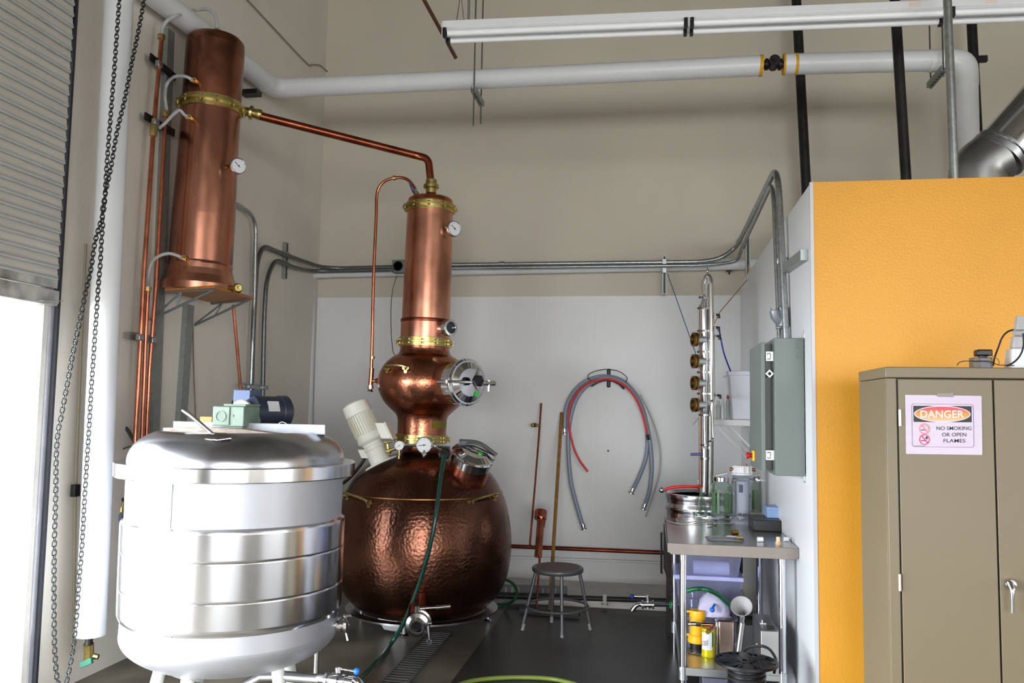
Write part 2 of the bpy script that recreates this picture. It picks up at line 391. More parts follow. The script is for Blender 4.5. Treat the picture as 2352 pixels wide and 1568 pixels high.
def hanger(px, pyb, rods, label):
    c = P(px, pyb, y=yE)
    tt = thing('pipe_hanger', label, 'hanger', c-V((0, 0, .1)), 'trapeze hangers on the overhead pipe')
    a, b_ = V((c.x, yE-.17, c.z-.02)), V((c.x, yE+.17, c.z-.02))
    mb = MB().bar(a, b_, .042, .004, (1, 0, 0)); 
    for sx_ in (-1, 1): mb.obox((a+b_)/2+V((sx_*.02, 0, .02)), (.004, 0, 0), (0, .34, 0), (0, 0, .04))
    build('strut_channel', mb, strutm, tt)
    for k in range(5):
        hc = a.lerp(b_, .2+.15*k); build('slot', MB().obox(hc+V((0, 0, -.0035)), (.018, 0, 0), (0, .024, 0), (0, 0, .002)), black, tt)
    for i, yy in enumerate((yE-.14, yE+.14)):
        base = V((c.x, yy, c.z-.02-(.17 if i == 0 else .1)*rods)); build('threaded_rod', MB().cyl(base, V((c.x, yy, ZC)), .006, n=8), dgalv, tt)
    build('pipe_saddle', MB().shell([(RP+.001, -.02), (RP+.006, -.02), (RP+.006, .02), (RP+.001, .02)], V((c.x, yE, el.z+0)), (1, 0, 0), 32) if False else MB().bar(V((c.x, yE-.03, c.z)), V((c.x, yE+.03, c.z)), .04, .01), strutm, tt)
hanger(1097, 222, 1.6, 'grey slotted trapeze hanger with long rods under overhead pipe above the still')
hanger(2152, 176, .2, 'grey slotted trapeze hanger under overhead pipe near its right elbow')
one('pipe_bracket', 'small dark bracket under overhead pipe right of tall copper column', 'bracket', MB().obox(P(577, 214, x=XL+.08), (.14, 0, 0), (0, .09, 0), (0, 0, .04)), blk)

# ---------------- black pipes, conduit, duct above the partition ----------------
def vpipe(name, label, cat, pts, y, hw, mat, n=24):
    a, b_ = P(*pts[0], y=y), P(*pts[1], y=y); r = hw*mpp(b_)
    d9 = (b_-a)/(a.z-b_.z); b_ = a+d9*(a.z-ZP+.008); a = a-d9*(ZC-a.z)
    return one(name, label, cat, MB().cyl(b_, a, r, n=n), mat, 'black iron pipes above the yellow wall' if 'black' in name else None)
vpipe('black_iron_pipe', 'black vertical pipe behind the white wall edge, leftmost of three', 'pipe', [(1828, -20), (1854, 470)], 7.6, 11, blk)
vpipe('black_iron_pipe', 'black vertical pipe rising from yellow wall, middle of three', 'pipe', [(2054, -20), (2083, 440)], 5.4, 11.5, blk)
vpipe('black_iron_pipe', 'black vertical pipe behind white elbow, rightmost of three', 'pipe', [(2228, -20), (2252, 440)], 7.4, 11, blk)
one('black_pipe_bracket', 'small dark strut bracket at the rightmost black pipe beside white elbow', 'bracket', MB().obox(P(2252, 136, y=7.35), (.1, 0, 0), (0, .04, 0), (0, 0, .05)), blk)
vpipe('steel_riser_conduit', 'shiny galvanised conduit rising from yellow wall in front of light fixture', 'conduit', [(2175, -20), (2193, 436)], 4.48, 9.5, galv)
d0, d1, d2 = P(2246, 445, y=5.2), P(2262, 385, y=5.2), P(2400, 235, y=5.2)
RD = 61*mpp(d1)
t = thing('round_duct', 'large round silver duct elbow above the yellow wall', 'duct', V((d0.x, d0.y, ZP)))
ddir = (P(2400, 233, y=5.2)-P(2290, 357, y=5.2)).normalized()
dl = P(2290, 357, y=5.2)
build('duct_collar', MB().cyl(V((d0.x, d0.y, ZP-.0)), V((d0.x, d0.y, d0.z+.04)), RD*.98, n=40), galv, t)
build('duct_elbow', MB().tube(bends([V((d0.x, d0.y, d0.z-.0)), V((d0.x, d0.y, d1.z-.0)), dl], .1, 4), RD, 40), M('elbow_galvanised', (165, 165, 165), .38, metal=1, var=.2), t)
build('duct_section', MB().tube([dl, dl+ddir*1.6], RD*.97, 40), M('duct_bright', (205, 206, 210), .16, metal=1, var=.06), t)
build('duct_clamp', MB().ring(dl+ddir*.01, ddir, RD*.9, RD*1.06, .035, 40).ring(dl+ddir*.05, ddir, RD*.9, RD*1.03, .012, 40), galv, t)

# ---------------- fluorescent fixture ----------------
yF = 4.85
fl = P(1022, 65, y=yF); fr = V((fl.x+4.6, yF, P(2170, 22, y=yF).z))
SL = (P(2168, 30, y=yF)-P(1022, 76, y=yF)); SL = SL/SL.x
def fx(px): # x on the fixture line from pixel
    k = P(px, 60, y=yF).x-fl.x; return fl+SL*k
t = thing('fluorescent_light', 'long white fluorescent tube fixture hanging in front of back wall', 'light fixture', fl-V((0, 0, .1)))
E0, E1, J1, J2 = fx(1022), fx(2480), fx(1580), fx(2172)
mb = MB().bar(E0+V((0, .0, .0)), E1, .12, .045, (0, 1, 0)).prism([E0+V((0, -.0575, -.02)), E0+V((0, .0575, -.02)), E0+V((0, .02, -.05)), E0+V((0, -.02, -.05))], E1-E0)
build('housing', mb, M('fixture_white', (215, 216, 220), .35, var=.02), t, bevel=.004)
tm = M('fluorescent_tube', (236, 238, 242), .25, var=.01)
for (a, b_) in ((E0+SL*.03, J1-SL*.025), (J1+SL*.025, J2-SL*.025), (J2+SL*.03, E1)):
    for yy, zz in ((-.045, -.052), (.04, -.06)):
        build('tube', MB().cyl(a+V((0, yy, zz)), b_+V((0, yy, zz)), .019, n=16), tm, t)
for c in (E0+SL*.012, J1-SL*.014, J1+SL*.022, J2-SL*.014, J2+SL*.022):
    build('socket', MB().obox(c+V((0, -.045, -.05)), (.02, 0, 0), (0, .04, 0), (0, 0, .055)), black, t, bevel=.003)
    build('socket', MB().obox(c+V((0, .04, -.055)), (.02, 0, 0), (0, .04, 0), (0, 0, .06)), black, t, bevel=.003)
build('end_plate', MB().obox(E0+V((-.002, 0, -.03)), (.004, 0, 0), (0, .12, 0), (0, 0, .1)).obox(J1+V((.004, 0, -.04)), (.012, 0, 0), (0, .1, 0), (0, 0, .06)), whitep, t)
h0 = fx(1053)
build('hanging_wire', MB().tube([h0+V((0, -.05, .02)), h0+V((.01, 0, .22)), h0+V((.01, 0, 2))], .0025, 6).tube([h0+V((.03, .04, .02)), h0+V((.01, 0, .22))], .0025, 6), dgalv, t)
h1 = fx(1074)
build('flex_conduit', MB().tube([h1+V((0, .02, .02)), h1+V((.0, .02, 2))], .008, 8), galv, t)
for px in (2095, 2268):
    c = fx(px); build('sticker', MB().obox(c+V((0, -.0605, 0)), (.06, 0, 0), (0, .001, 0), (0, 0, .03)), flatm('sticker_paper', (220, 205, 195)), t)
one('sprinkler_pipe', 'thin dark brown pipe slanting down behind light fixture end', 'pipe', MB().tube([P(960, -30, y=6.4), P(975, 2, y=6.4), P(1047, 133, y=6.9)], .016), M('brown_pipe', (92, 58, 44), .5))
one('loose_wall_wire', 'thin beige wire stub at corner above the overhead pipe', 'wire', MB().tube(smoothpts(PL([(560, -10), (700, 140), (716, 148), (735, 150), (752, 164)], x=XL+.02), 5), .006), M('beige_wire', (150, 136, 112), .6))
# ================= helpers for vessels =================
def axis_prof(cx, ys, Y):
    "cx: (px,py) pair on the axis top and bottom; returns origin, dir, and function py->t"
    a, b_ = P(*cx[0], y=Y), P(*cx[1], y=Y)   # a lower, b upper
    return a, (b_-a).normalized()
def mkprof(a, d, Y, cxf, prof):
    out = []
    for hw, py in prof:
        p = P(cxf(py), py, y=Y); out.append((hw*mpp(p), (p-a).dot(d)))
    return out
def gauge(root, c, nrm, r, stem=None, name='gauge', needle=40, bez=chrome):
    c, nrm = V(c), V(nrm).normalized(); u, v = frame(nrm); 
    if abs(u.z) > abs(v.z): u, v = v, u
    if v.z < 0: v = -v
    g_ = build(name, MB().lathe([(0, -r*.45), (r*.9, -r*.45), (r, -r*.3), (r, .0), (r*.93, r*.06), (r*.86, 0), (0, 0)], c, nrm, 32), bez, root)
    build('gauge_face', MB().lathe([(0, .0), (r*.86, .0), (r*.86, r*.02), (0, r*.02)], c+nrm*.001, nrm, 32), M('gauge_white', (228, 230, 234), .4, var=.01), g_)
    tk = MB(); a = math.radians(needle); dd = u*math.cos(a)+v*math.sin(a)
    tk.bar(c+nrm*(r*.05)-dd*r*.25, c+nrm*(r*.05)+dd*r*.65, r*.07, .001, nrm.cross(dd)).cyl(c+nrm*r*.02, c+nrm*r*.1, r*.09, n=10)
    build('needle', tk, black, g_)
    tk = MB()
    for k in range(9):
        a = math.radians(-45+270*k/8); dd = u*math.cos(a)+v*math.sin(a)
        tk.bar(c+nrm*(r*.03)+dd*r*.66, c+nrm*(r*.03)+dd*r*.78, r*.04, .001, nrm.cross(dd))
    build('dial_marks', tk, black, g_)
    if stem: build('gauge_stem', MB().cyl(stem[0], stem[1], r*.16, n=10).cyl(V(stem[0]).lerp(V(stem[1]), .3), V(stem[0]).lerp(V(stem[1]), .7), r*.26, n=6), stem[2] if len(stem) > 2 else brass, g_)
    return g_
def flange(root, c, d, r, rb, h, nb=10, collar=.03, br=.008):
    f_ = build('flange', MB().ring(c, d, rb*.96, r, h, 56).ring(c+d*collar*.6, d, rb*.96, rb*1.035, collar*1.1, 56).ring(c-d*collar*.6, d, rb*.96, rb*1.035, collar*1.1, 56), brass, root, bevel=.0015)
    u, v = frame(d)
    for k in range(nb):
        a = 2*math.pi*(k+.35)/nb; p = c+(u*math.cos(a)+v*math.sin(a))*((r+rb*1.03)/2+.002)
        build('bolt', MB().cyl(p-d*h*1.3, p+d*h*1.3, br*.6, n=8).cyl(p+d*h*.5, p+d*h*1.3, br, n=6).cyl(p-d*h*1.4, p-d*h*.5, br, n=6), brass, f_)
    return f_
def trefoil(c, nrm, up, s, th=.006):
    nrm = V(nrm).normalized(); up = V(up).normalized(); up = (up-nrm*up.dot(nrm)).normalized(); sd = nrm.cross(up); mb = MB()
    for a in (0, 125, -125):
        a = math.radians(a); p = c+(up*math.cos(a)+sd*math.sin(a))*s*.55
        mb.cyl(p-nrm*th, p+nrm*th, s*.42, n=14)
    mb.cyl(c-nrm*th, c+nrm*th, s*.5, n=14); return mb

# ================= copper pot still =================
YS = 6.32
SX = lambda py: 974-(1200-py)*-.0 + (0 if py > 1010 else 0)
base = P(974, 1398, y=YS); pc = P(974, 1200, y=YS)
pa = V((pc.x, YS, 0))                       # pot axis foot
still = thing('copper_pot_still', 'large hammered copper pot still with onion helmet and tall column', 'still', pa)
def pp(hw, py, cx=974):
    p = P(cx, py, y=YS); return (hw*mpp(p), p.z)
pot = [pp(56, 1024), pp(58, 1033), pp(66, 1040), pp(84, 1046), pp(108, 1054), pp(136, 1070), pp(160, 1095), pp(178, 1128), pp(190, 1160), pp(198, 1200), pp(202, 1240), pp(200, 1285), pp(192, 1325), pp(176, 1358), pp(150, 1385), pp(120, 1398), pp(0, 1410)]
def dense(pr, n=4):
    q = smoothpts([V((a, b_, 0)) for a, b_ in pr], n); return [(max(0, p.x), p.y) for p in q]
potp = dense(pot)
build('pot', MB().lathe(potp, V((pa.x, pa.y, 0)), (0, 0, 1), 96), copperh, still, sharp=60)
# seam line around the shoulder
rs, zs = pp(178, 1128)
build('seam_band', MB().shell([(rs-.004, zs+.004), (rs+.0035, zs+.0035), (rs+.0035, zs-.0035), (rs-.002, zs-.006)], V((pa.x, pa.y, 0)), (0, 0, 1), 96), M('seam_brass', (150, 110, 70), .4, metal=1), still)
# column axis slightly leaning
cxl = lambda py: 968+(1005-py)*.0385
ca, cd = axis_prof(((968, 1012), (cxl(455), 455)), None, YS)
def cp(L_): return mkprof(ca, cd, YS, cxl, L_)
hel = dense(cp([(56, 1012), (56, 985), (57, 962), (62, 951), (75, 939), (90, 923), (101, 902), (105, 880), (101, 858), (90, 838), (75, 823), (62, 815), (57, 805), (57, 790)]), 4)
helmet = build('helmet', MB().lathe(hel, ca, cd, 72), M('helmet_copper', (186, 120, 92), .27, metal=1, dirt=(130, 82, 64), scale=4, hammer=.12, bscale=55), still, sharp=60)
build('column', MB().lathe(cp([(57, 785), (57, 740), (56.5, 737), (55.5, 736), (54, 600), (52.5, 500), (52.5, 482)]), ca, cd, 64), copper, still)
c_ = cp([(57.5, 742), (58.5, 738), (57.5, 734)])
build('weld_ring', MB().lathe(c_, ca, cd, 64), copperd, still)
build('column_cap', MB().lathe(cp([(52.5, 478), (52, 466), (50, 459), (44, 455), (20, 452), (0, 452)]), ca, cd, 64), M('cap_copper', (196, 112, 82), .28, metal=1, dirt=(150, 80, 60)), still)
for py, r1_, rb, nb in ((1007, 66, 57, 12), (787, 66, 58, 12), (479, 63, 53.5, 10)):
    c = P(cxl(py), py, y=YS); m_ = mpp(c); flange(still, c, cd, r1_*m_, rb*m_, .014, nb, .03, .011)
ctop = P(cxl(452), 452, y=YS)
# gauges on column / sight glass / nameplate
def on_axis(py): return P(cxl(py), py, y=YS)
gd = V((.80, -.60, 0)).normalized()
gc = P(1044, 525, y=YS-.1)
gauge(still, gc, (.72, -.70, 0), .063, (gc-V((.72, -.7, 0))*.01, on_axis(525)+gd*.15), 'thermometer', 140)
sc = on_axis(757); sd_ = V((.74, -.67, 0)).normalized(); se = P(1036, 757, y=YS-.17)
sd_ = (se-sc); sd_.z = 0; sl_ = sd_.length; sd_.normalize()
sg = build('sight_glass', MB().lathe([(.045, sl_-.14), (.045, sl_-.045), (.064, sl_-.045), (.064, sl_), (.044, sl_), (.044, sl_-.03), (0, sl_-.03)], sc, sd_, 36), chrome, still, bevel=.001)
build('glass_pane', MB().cyl(sc+sd_*(sl_-.03), sc+sd_*(sl_-.02), .043, n=32), flatm('dark_glass', (58, 62, 68), .1), sg)
pl = MB(); uu, vv = frame(cd)
def on_cyl(pxs, py, r_px, off=.002):
    out = []
    for px in pxs:
        ax = on_axis(py); m_ = mpp(ax); R_ = r_px*m_; s_ = (px-cxl(py))*m_; s_ = max(-R_*.999, min(R_*.999, s_))
        dirr = math.asin(s_/R_)+0.0
        # camera-facing azimuth
        tov = (EYE-ax); tov.z = 0; tov.normalize(); side = V((-tov.y, tov.x, 0))
        if side.dot(RR) < 0: side = -side
        out.append(ax+(tov*math.cos(dirr)+side*math.sin(dirr))*(R_+off))
    return out
rows = [on_cyl([993, 1002, 1011, 1018, 1023.5], py, 56.5, .004) for py in (965, 982)]
vs = rows[0]+rows[1]
pl.add(vs, [(i, i+1, i+6, i+5) for i in range(4)])
np_ = build('nameplate', pl, M('nameplate_brass', (150, 140, 60), .4, metal=.9, bump=.6, bscale=120), still)
# helmet porthole (manway)
hc = on_axis(880); pcn = P(1076, 875, y=YS-.34); hd = pcn-hc; hd.z = 0; hl = hd.length; hd.normalize()
Rm = 54*mpp(pcn)
build('manway_neck', MB().lathe([(Rm*.92, hl*.35), (Rm*.92, hl-.11)], hc-V((0, 0, .0)), hd, 48), copper, still)
mw = build('manway', MB().lathe([(Rm*.95, hl-.12), (Rm*.95, hl-.03), (Rm, hl-.03), (Rm*1.0, hl-.012), (Rm*.93, hl), (Rm*.86, hl+.0), (Rm*.6, hl+.022), (0, hl+.035)], hc, hd, 56), chrome, still, sharp=30)
build('clamp_band', MB().ring(hc+hd*(hl-.022), hd, Rm*.98, Rm*1.03, .014, 56), steel, mw)
kc = hc+hd*(hl+.09); hs_ = hd.cross(V((0, 0, 1))).normalized()
if hs_.dot(RR) < 0: hs_ = -hs_
build('knob', MB().lathe([(0, 0), (.035, 0), (.045, .015), (.045, .045), (.03, .055), (0, .055)], kc-hd*.01+V((0, 0, .01)), hd, 6), black, mw, bevel=.006)
build('clamp_bar', MB().tube([hc+hd*(hl-.02)-hs_*Rm*1.05, hc+hd*(hl+.06)-hs_*Rm*.3, kc, hc+hd*(hl+.06)+hs_*Rm*.5, hc+hd*(hl-.01)+hs_*Rm*1.1], .012, 10).cyl(hc+hd*(hl+.03)+hs_*Rm*.35, hc+hd*(hl+.02)+hs_*Rm*1.35, .02), steel, mw)
build('hinge_arm', MB().cyl(hc+hd*(hl+.03)+hs_*Rm*1.0+V((0, 0, -.06)), hc+hd*(hl+.03)+hs_*Rm*1.0+V((0, 0, .02)), .012).cyl(hc+hd*(hl-.02)-hs_*Rm*1.1, hc+hd*(hl-.12)-hs_*Rm*1.1, .014), chrome, mw)
grn = M('green_dot_sticker', (60, 210, 70), .5, var=.02)
gp = hc+hd*(hl+.028)+hs_*Rm*.32-V((0, 0, Rm*.5))
build('green_sticker', MB().cyl(gp, gp+hd*.004, .018, n=16), grn, mw)
# helmet handle
def handle(pa_, pb, lift, root, nrm_a, nrm_b, up, s=.045):
    a, b_ = V(pa_), V(pb)
    n_ = (nrm_a+nrm_b).normalized()
    mid = a.lerp(b_, .5)+n_*lift+V((0, 0, up))
    h_ = build('handle', MB().tube(smoothpts([a, a+nrm_a*lift*.7+V((0, 0, up*.7)), mid, b_+nrm_b*lift*.7+V((0, 0, up*.7)), b_], 5), .009, 8), brass, root)
    for q_, n2 in ((a, nrm_a), (b_, nrm_b)): build('handle_plate', trefoil(q_, n2, (0, 0, -1), s), brass, h_)
def surf(pyx, px, hw, Y=YS, cxc=974, tilt=0):
    "point on a round body of half-width hw px at pixel (px,py) facing the camera"
    ax = P(cxc, pyx, y=Y); m_ = mpp(ax); R_ = hw*m_; s_ = max(-.985, min(.985, (px-cxc)/hw)); a = math.asin(s_)
    tov = (EYE-ax); tov.z = 0; tov.normalize(); side = V((-tov.y, tov.x, 0))
    if side.dot(RR) < 0: side = -side
    n_ = tov*math.cos(a)+side*math.sin(a); return ax+n_*R_, (n_+V((0, 0, tilt))).normalized()
for px1, px2, py1, py2 in ((806, 858, 1132, 1140), (1073, 1130, 1138, 1130)):
    a, na = surf(py1, px1, 182 if px1 > 820 else 184); b_, nb_ = surf(py2, px2, 184)
    handle(a, b_, .05, still, na, nb_, .035, .034)
a, na = surf(853, 892, 103, cxc=972); b_, nb_ = surf(853, 934, 104, cxc=972)
handle(a, b_, .04, still, na, nb_, .03, .03)
# top manway on shoulder
tmc = P(1078, 1060, y=YS-.28); tme = P(1090, 1028, y=YS-.42)
td = V((.34, -.36, .87)).normalized(); Rt = .158
mc_ = P(1087, 1048, y=YS-.30)
build('manway_neck', MB().lathe([(Rt*.93, -.24), (Rt*.93, -.03)], mc_, td, 48), copper2, still)
tw = build('manway', MB().lathe([(Rt*.95, -.06), (Rt*.95, .0), (Rt*1.0, .002), (Rt*1.05, .012), (Rt*1.0, .022), (Rt*.9, .024), (Rt*.6, .045), (0, .055)], mc_, td, 56), chrome, still, sharp=30)
us = td.cross(V((0, 1, 0))).normalized()
us = us if us.dot(RR) > 0 else -us
vt = td.cross(us)
vt = vt if vt.y > 0 else -vt
build('clamp_bar', MB().tube(smoothpts([mc_-us*Rt*.9+td*.04+vt*.06, mc_+td*.085+vt*.06, mc_+us*Rt*.95+td*.05+vt*.06], 6), .016, 8), M('grey_bar', (105, 108, 110), .4, metal=.6), tw)
build('rod', MB().tube(smoothpts([mc_-us*Rt*1.0+td*.02-vt*.05, mc_-us*Rt*.4+td*.06, mc_+td*.08, mc_+us*Rt*.9+td*.05+vt*.05], 6), .006, 8), blk, tw)
build('green_sticker', MB().cyl(mc_+us*.045+td*.048-vt*.01, mc_+us*.045+td*.056-vt*.01, .016, n=16), grn, tw)
kb = P(1020, 1042, y=YS-.42)
build('clamp_arm', MB().tube([P(998, 1025, y=YS-.45), P(1010, 1032, y=YS-.44), P(1030, 1036, y=YS-.42)], .01, 8).ball(P(1000, 1024, y=YS-.45), .013), chrome, tw)
build('knob', MB().lathe([(0, -.03), (.035, -.03), (.045, -.01), (.045, .02), (.03, .03), (0, .03)], kb, (.2, -.9, .3), 8), black, tw, bevel=.005)
# pressure gauges in front of the neck
g1 = P(974, 1022, y=YS-.42)
gauge(still, g1, (-.05, -1, .05), .062, (P(974, 1050, y=YS-.44), P(974, 1034, y=YS-.43), chrome), 'pressure_gauge', 185)
g2 = P(917, 1023, y=YS-.40)
gauge(still, g2, (-.05, -1, .05), .038, (P(916, 1053, y=YS-.40), P(917, 1034, y=YS-.40)), 'pressure_gauge', 215)
# small red valve, blue fitting
v_ = P(893, 1030, y=YS-.35)
build('relief_valve', MB().cyl(P(893, 1042, y=YS-.35), P(890, 1019, y=YS-.35), .014).cyl(P(882, 1016, y=YS-.35), P(898, 1014, y=YS-.35), .008).cyl(P(888, 1036, y=YS-.36), P(908, 1030, y=YS-.36), .012).ball(v_+V((0, 0, -.02)), .022), brass, still)
# agitator motor, white
m0, m1 = P(872, 1056, y=YS-.3), P(822, 945, y=YS-.3)
md = (m1-m0).normalized(); mlen = (m1-m0).length
def mt_(px): return px
mo = build('agitator_motor', MB().lathe([(0, 0), (.125, 0), (.125, .012), (.075, .014), (.075, .12), (.08, .125), (.08, .15), (.072, .155), (.072, .17), (.096, .19), (.1, .2), (.09, .24), (.09, .4), (.1, .405), (.103, .42), (.097, .49), (.07, .505), (0, .51)], m0-md*.035, md, 40), M('motor_white', (236, 236, 228), .4, var=.05), still, bevel=.002)
fb = MB(); mu, mv = frame(md)
for k in range(30):
    a = 2*math.pi*k/30; dd = mu*math.cos(a)+mv*math.sin(a); fb.bar(m0+md*(.21)+dd*.093, m0+md*.365+dd*.093, .004, .014, md.cross(dd))
build('cooling_fins', fb, M('fin_white', (212, 208, 190), .5), mo)
bx = m0+md*.24+RR*.135
build('terminal_box', MB().obox(bx, RR*.075+md*.0-V((0,0,0)), md*.13, (0, .1, 0)).obox(bx+RR*.045, RR*.012, md*.145, (0, .11, 0)), M('motor_white', (222, 220, 208)), mo, bevel=.005)
build('side_box', MB().obox(m0+md*.05-RR*.09, RR*.06, md*.07, (0, .06, 0)), M('motor_white', (222, 220, 208)), mo, bevel=.005)
one('black_power_cable', 'thick black cable running down from white agitator motor behind the steel tank', 'cable', MB().tube(smoothpts([P(840, 1048, y=YS-.3), P(825, 1072, y=YS-.3), P(800, 1100, y=YS-.25), P(772, 1118, y=YS-.2), P(740, 1128, y=YS-.2)], 6), .012), black)
# reflux tube with valve
yt = YS-.05
r_t = .013
tp = [P(956, 442, y=yt), P(950, 428, y=yt), P(938, 414, y=yt), P(922, 408, y=yt), P(903, 409, y=yt), P(884, 416, y=yt), P(870, 432, y=yt), P(865, 455, y=yt), P(864, 500, y=yt), P(858, 640, y=yt), P(854, 820, y=yt), P(851, 880, y=yt)]
rt = build('reflux_tube', MB().tube(smoothpts(tp, 5), .0125, 12), copper2, still)
build('tee', MB().cyl(P(853, 875, y=yt), P(866, 874, y=yt), .012).cyl(P(863, 874, y=yt), P(871, 874, y=yt), .018, .026).cyl(P(854, 845, y=yt), P(853, 862, y=yt), .018).cyl(P(853, 862, y=yt), P(851, 884, y=yt), .018), copper2, rt)
build('coupling', MB().cyl(P(855, 818, y=yt), P(855, 824, y=yt), .02), brass, rt)
build('coupling', MB().cyl(P(903, 409, y=yt), P(909, 408, y=yt), .019), brass, rt)
build('end_fitting', MB().cyl(P(851, 885, y=yt), P(851, 893, y=yt), .024).cyl(P(851, 893, y=yt), P(850, 899, y=yt), .015, .026), chrome, rt)
vv_ = build('ball_valve', MB().cyl(P(951, 437, y=yt), P(958, 449, y=yt), .022, n=8).cyl(P(953, 440, y=yt), P(963, 455, y=yt), .014), chrome, rt)
build('blue_lever', MB().bar(P(948, 440, y=yt-.03), P(941, 421, y=yt-.03), .016, .01), M('blue_lever', (24, 70, 150), .4), rt, bevel=.003)
# base ring, legs, drain
zb = pp(120, 1398)[1]
Rr = .60
br = build('base_ring', MB().ring(V((pa.x, pa.y, zb+.015)), V((0, 0, 1)), .5, .575, .012, 64), steel, still)
for (px, py) in ((928, 1458), (1121, 1424), (815, 1424), (1010, 1405)):
    q = P(px, py, z=0)
    if px in (815, 1010):
        q = pa+V((-.50, .06, 0)) if px == 815 else pa+V((.1, .52, 0))
    build('leg', MB().cyl(q, V((q.x, q.y, zb+.01)), .02).cyl(q, q+V((0, 0, .015)), .038, .025), steel, still)
q = P(928, 1458, z=0)
build('leg_plate', MB().obox(V((q.x, q.y-.01, zb+.02)), (.09, 0, 0), (0, .012, 0), (0, 0, .1)), steeld, still)
build('ring_gusset', MB().prism([V((q.x-.2, q.y+.0, zb+.01)), V((q.x+.02, q.y, zb+.01)), V((q.x+.02, q.y, zb-.09)), V((q.x-.15, q.y, zb-.07))], (0, .01, 0)), steel, still)
dz = .19
dv0 = P(963, 1375, y=YS-.56); dv1 = P(957, 1440, y=YS-.98)
dr = (dv1-dv0).normalized()
dp = build('drain_pipe', MB().cyl(dv0, dv1-dr*.1, .065, n=28), copperd, still)
dvv = build('drain_valve', MB().lathe([(.06, -.13), (.075, -.12), (.075, -.1), (.06, -.095), (.06, -.06), (.078, -.055), (.078, -.03), (.055, -.02), (.048, 0), (.036, 0), (.036, -.08), (0, -.08)], dv1, V((dr.x*.3, dr.y, dr.z*.6)), 36), steel, still)
build('opening', MB().cyl(dv1-dr*.03, dv1-dr*.02, .034, n=24), black, dvv)
h0_ = P(958, 1395, y=YS-.9)
build('valve_stem', MB().cyl(h0_, P(957, 1418, y=YS-.95), .017), steel, dvv)
build('lever', MB().cyl(P(964, 1397, y=YS-.9), P(1012, 1394, y=YS-.85), .008).cyl(P(1000, 1395, y=YS-.86), P(1034, 1392, y=YS-.82), .014), steel, dvv)
build('clamp_wing', MB().cyl(dv1+V((.075, -.0, .03)), dv1+V((.1, 0, .03)), .01).cyl(dv1+V((.075, 0, .01)), dv1+V((.085, 0, -.07)), .006).ring(dv1+V((.085, 0, -.085)), V((0, 1, 0)), .01, .018, .006, 16), chrome, dvv)
# vapour arm between the columns
t = thing('copper_vapour_arm', 'long sloping copper pipe joining tall wall column to pot still top', 'pipe', ctop)
YC = 5.45
w0 = P(570, 262, y=YC); w1 = P(948, 356, y=YS); wt = P(990, 440, y=YS)
wm = P(987, 366, y=YS)
build('pipe', MB().tube(bends([P(596, 266, y=YC+.04), P(955, 357, y=YS), wm if False else P(984, 364, y=YS), P(990, 424, y=YS)], .26, 10), .030, 20), M('arm_copper', (180, 100, 72), .28, metal=1, dirt=(130, 68, 48)), t)
build('union_nut', MB().lathe([(.03, 0), (.042, .01), (.042, .045), (.062, .05), (.062, .075), (.045, .08), (.045, .115), (.034, .12)], P(990, 446, y=YS), V((0, 0, 1)), 24), brass, t, bevel=.001)
ud = (P(600, 267, y=YC+.04)-P(560, 258, y=YC)).normalized()
build('union_nut', MB().lathe([(.03, 0), (.034, .05), (.05, .055), (.05, .075), (.034, .08), (.04, .12), (.032, .14)], P(556, 254, y=YC), ud, 24), brass, t, bevel=.001)

# ================= tall copper column on the wall shelf =================
zsh = P(470, 680, y=5.3).z
c1, c2, c3, c4 = P(353, 669, z=zsh), P(492, 661, z=zsh), P(584, 688, z=zsh), P(432, 697, z=zsh)
c1.x = XL+.12 if c1.x < XL+.12 else c1.x
c4 = V((c1.x, c4.y, zsh)) if c4.x < XL+.05 else c4
t = thing('wall_shelf', 'plywood shelf on grey truss brackets high on left wall', 'shelf', c1)
bd = MB().prism([c1, c2, c3, c4], (0, 0, .018)); build('board', bd, wood, t, bevel=.002)
def truss(a, b_, down):
    mb = MB(); w0_ = V((a.x, a.y, a.z-.006)); o_ = V((b_.x, b_.y, b_.z-.006)); low = down
    m_ = w0_.lerp(o_, .32); k_ = low.lerp(o_, .42)
    mb.bar(w0_, o_, .02, .012, (0, 1, 0)); mb.tube([low, o_], .009, 8).tube([low, m_], .007, 8).tube([m_, k_], .006, 8); return mb
tg = M('bracket_grey', (128, 134, 136), .45, metal=.5)
build('bracket', truss(c1+V((0, .02, 0)), c2.lerp(c1, .05)+V((0, .03, 0)), P(346, 734, y=c1.y+.02)), tg, t)
e4 = c4.lerp(c3, .9)
build('bracket', truss(c4+V((0, -.03, 0)), c3.lerp(c4, .1)+V((0, -.03, 0)), P(440, 750, y=c4.y-.03)), tg, t)
YC2 = (c1.y+c2.y+c3.y+c4.y)/4+.02
ccx = lambda py: 457.5+(660-py)*.0685
YCX = lambda: YC2
fa, fdn = axis_prof(((ccx(655), 655), (ccx(90), 90)), None, YC2)
def fp(L_): return mkprof(fa, fdn, YC2, ccx, L_)
zb_ = zsh+.018
col = thing('copper_condenser_column', 'tall copper column standing on plywood shelf at left wall', 'column', V((fa.x, fa.y, zb_)))
pr = fp([(84, 660), (84, 655), (80, 648), (74, 636), (70.5, 622), (69.5, 610)])
lowt = pr[0][1]
sh_ = (V((fa.x, fa.y, zb_+.002))-fa).dot(fdn)-lowt
fa = fa+fdn*0
build('skirt', MB().lathe([(pr[0][0], (V((fa.x, fa.y, zb_))-fa).dot(fdn)+.012)]+pr[1:], fa, fdn, 64), copper, col, sharp=60)
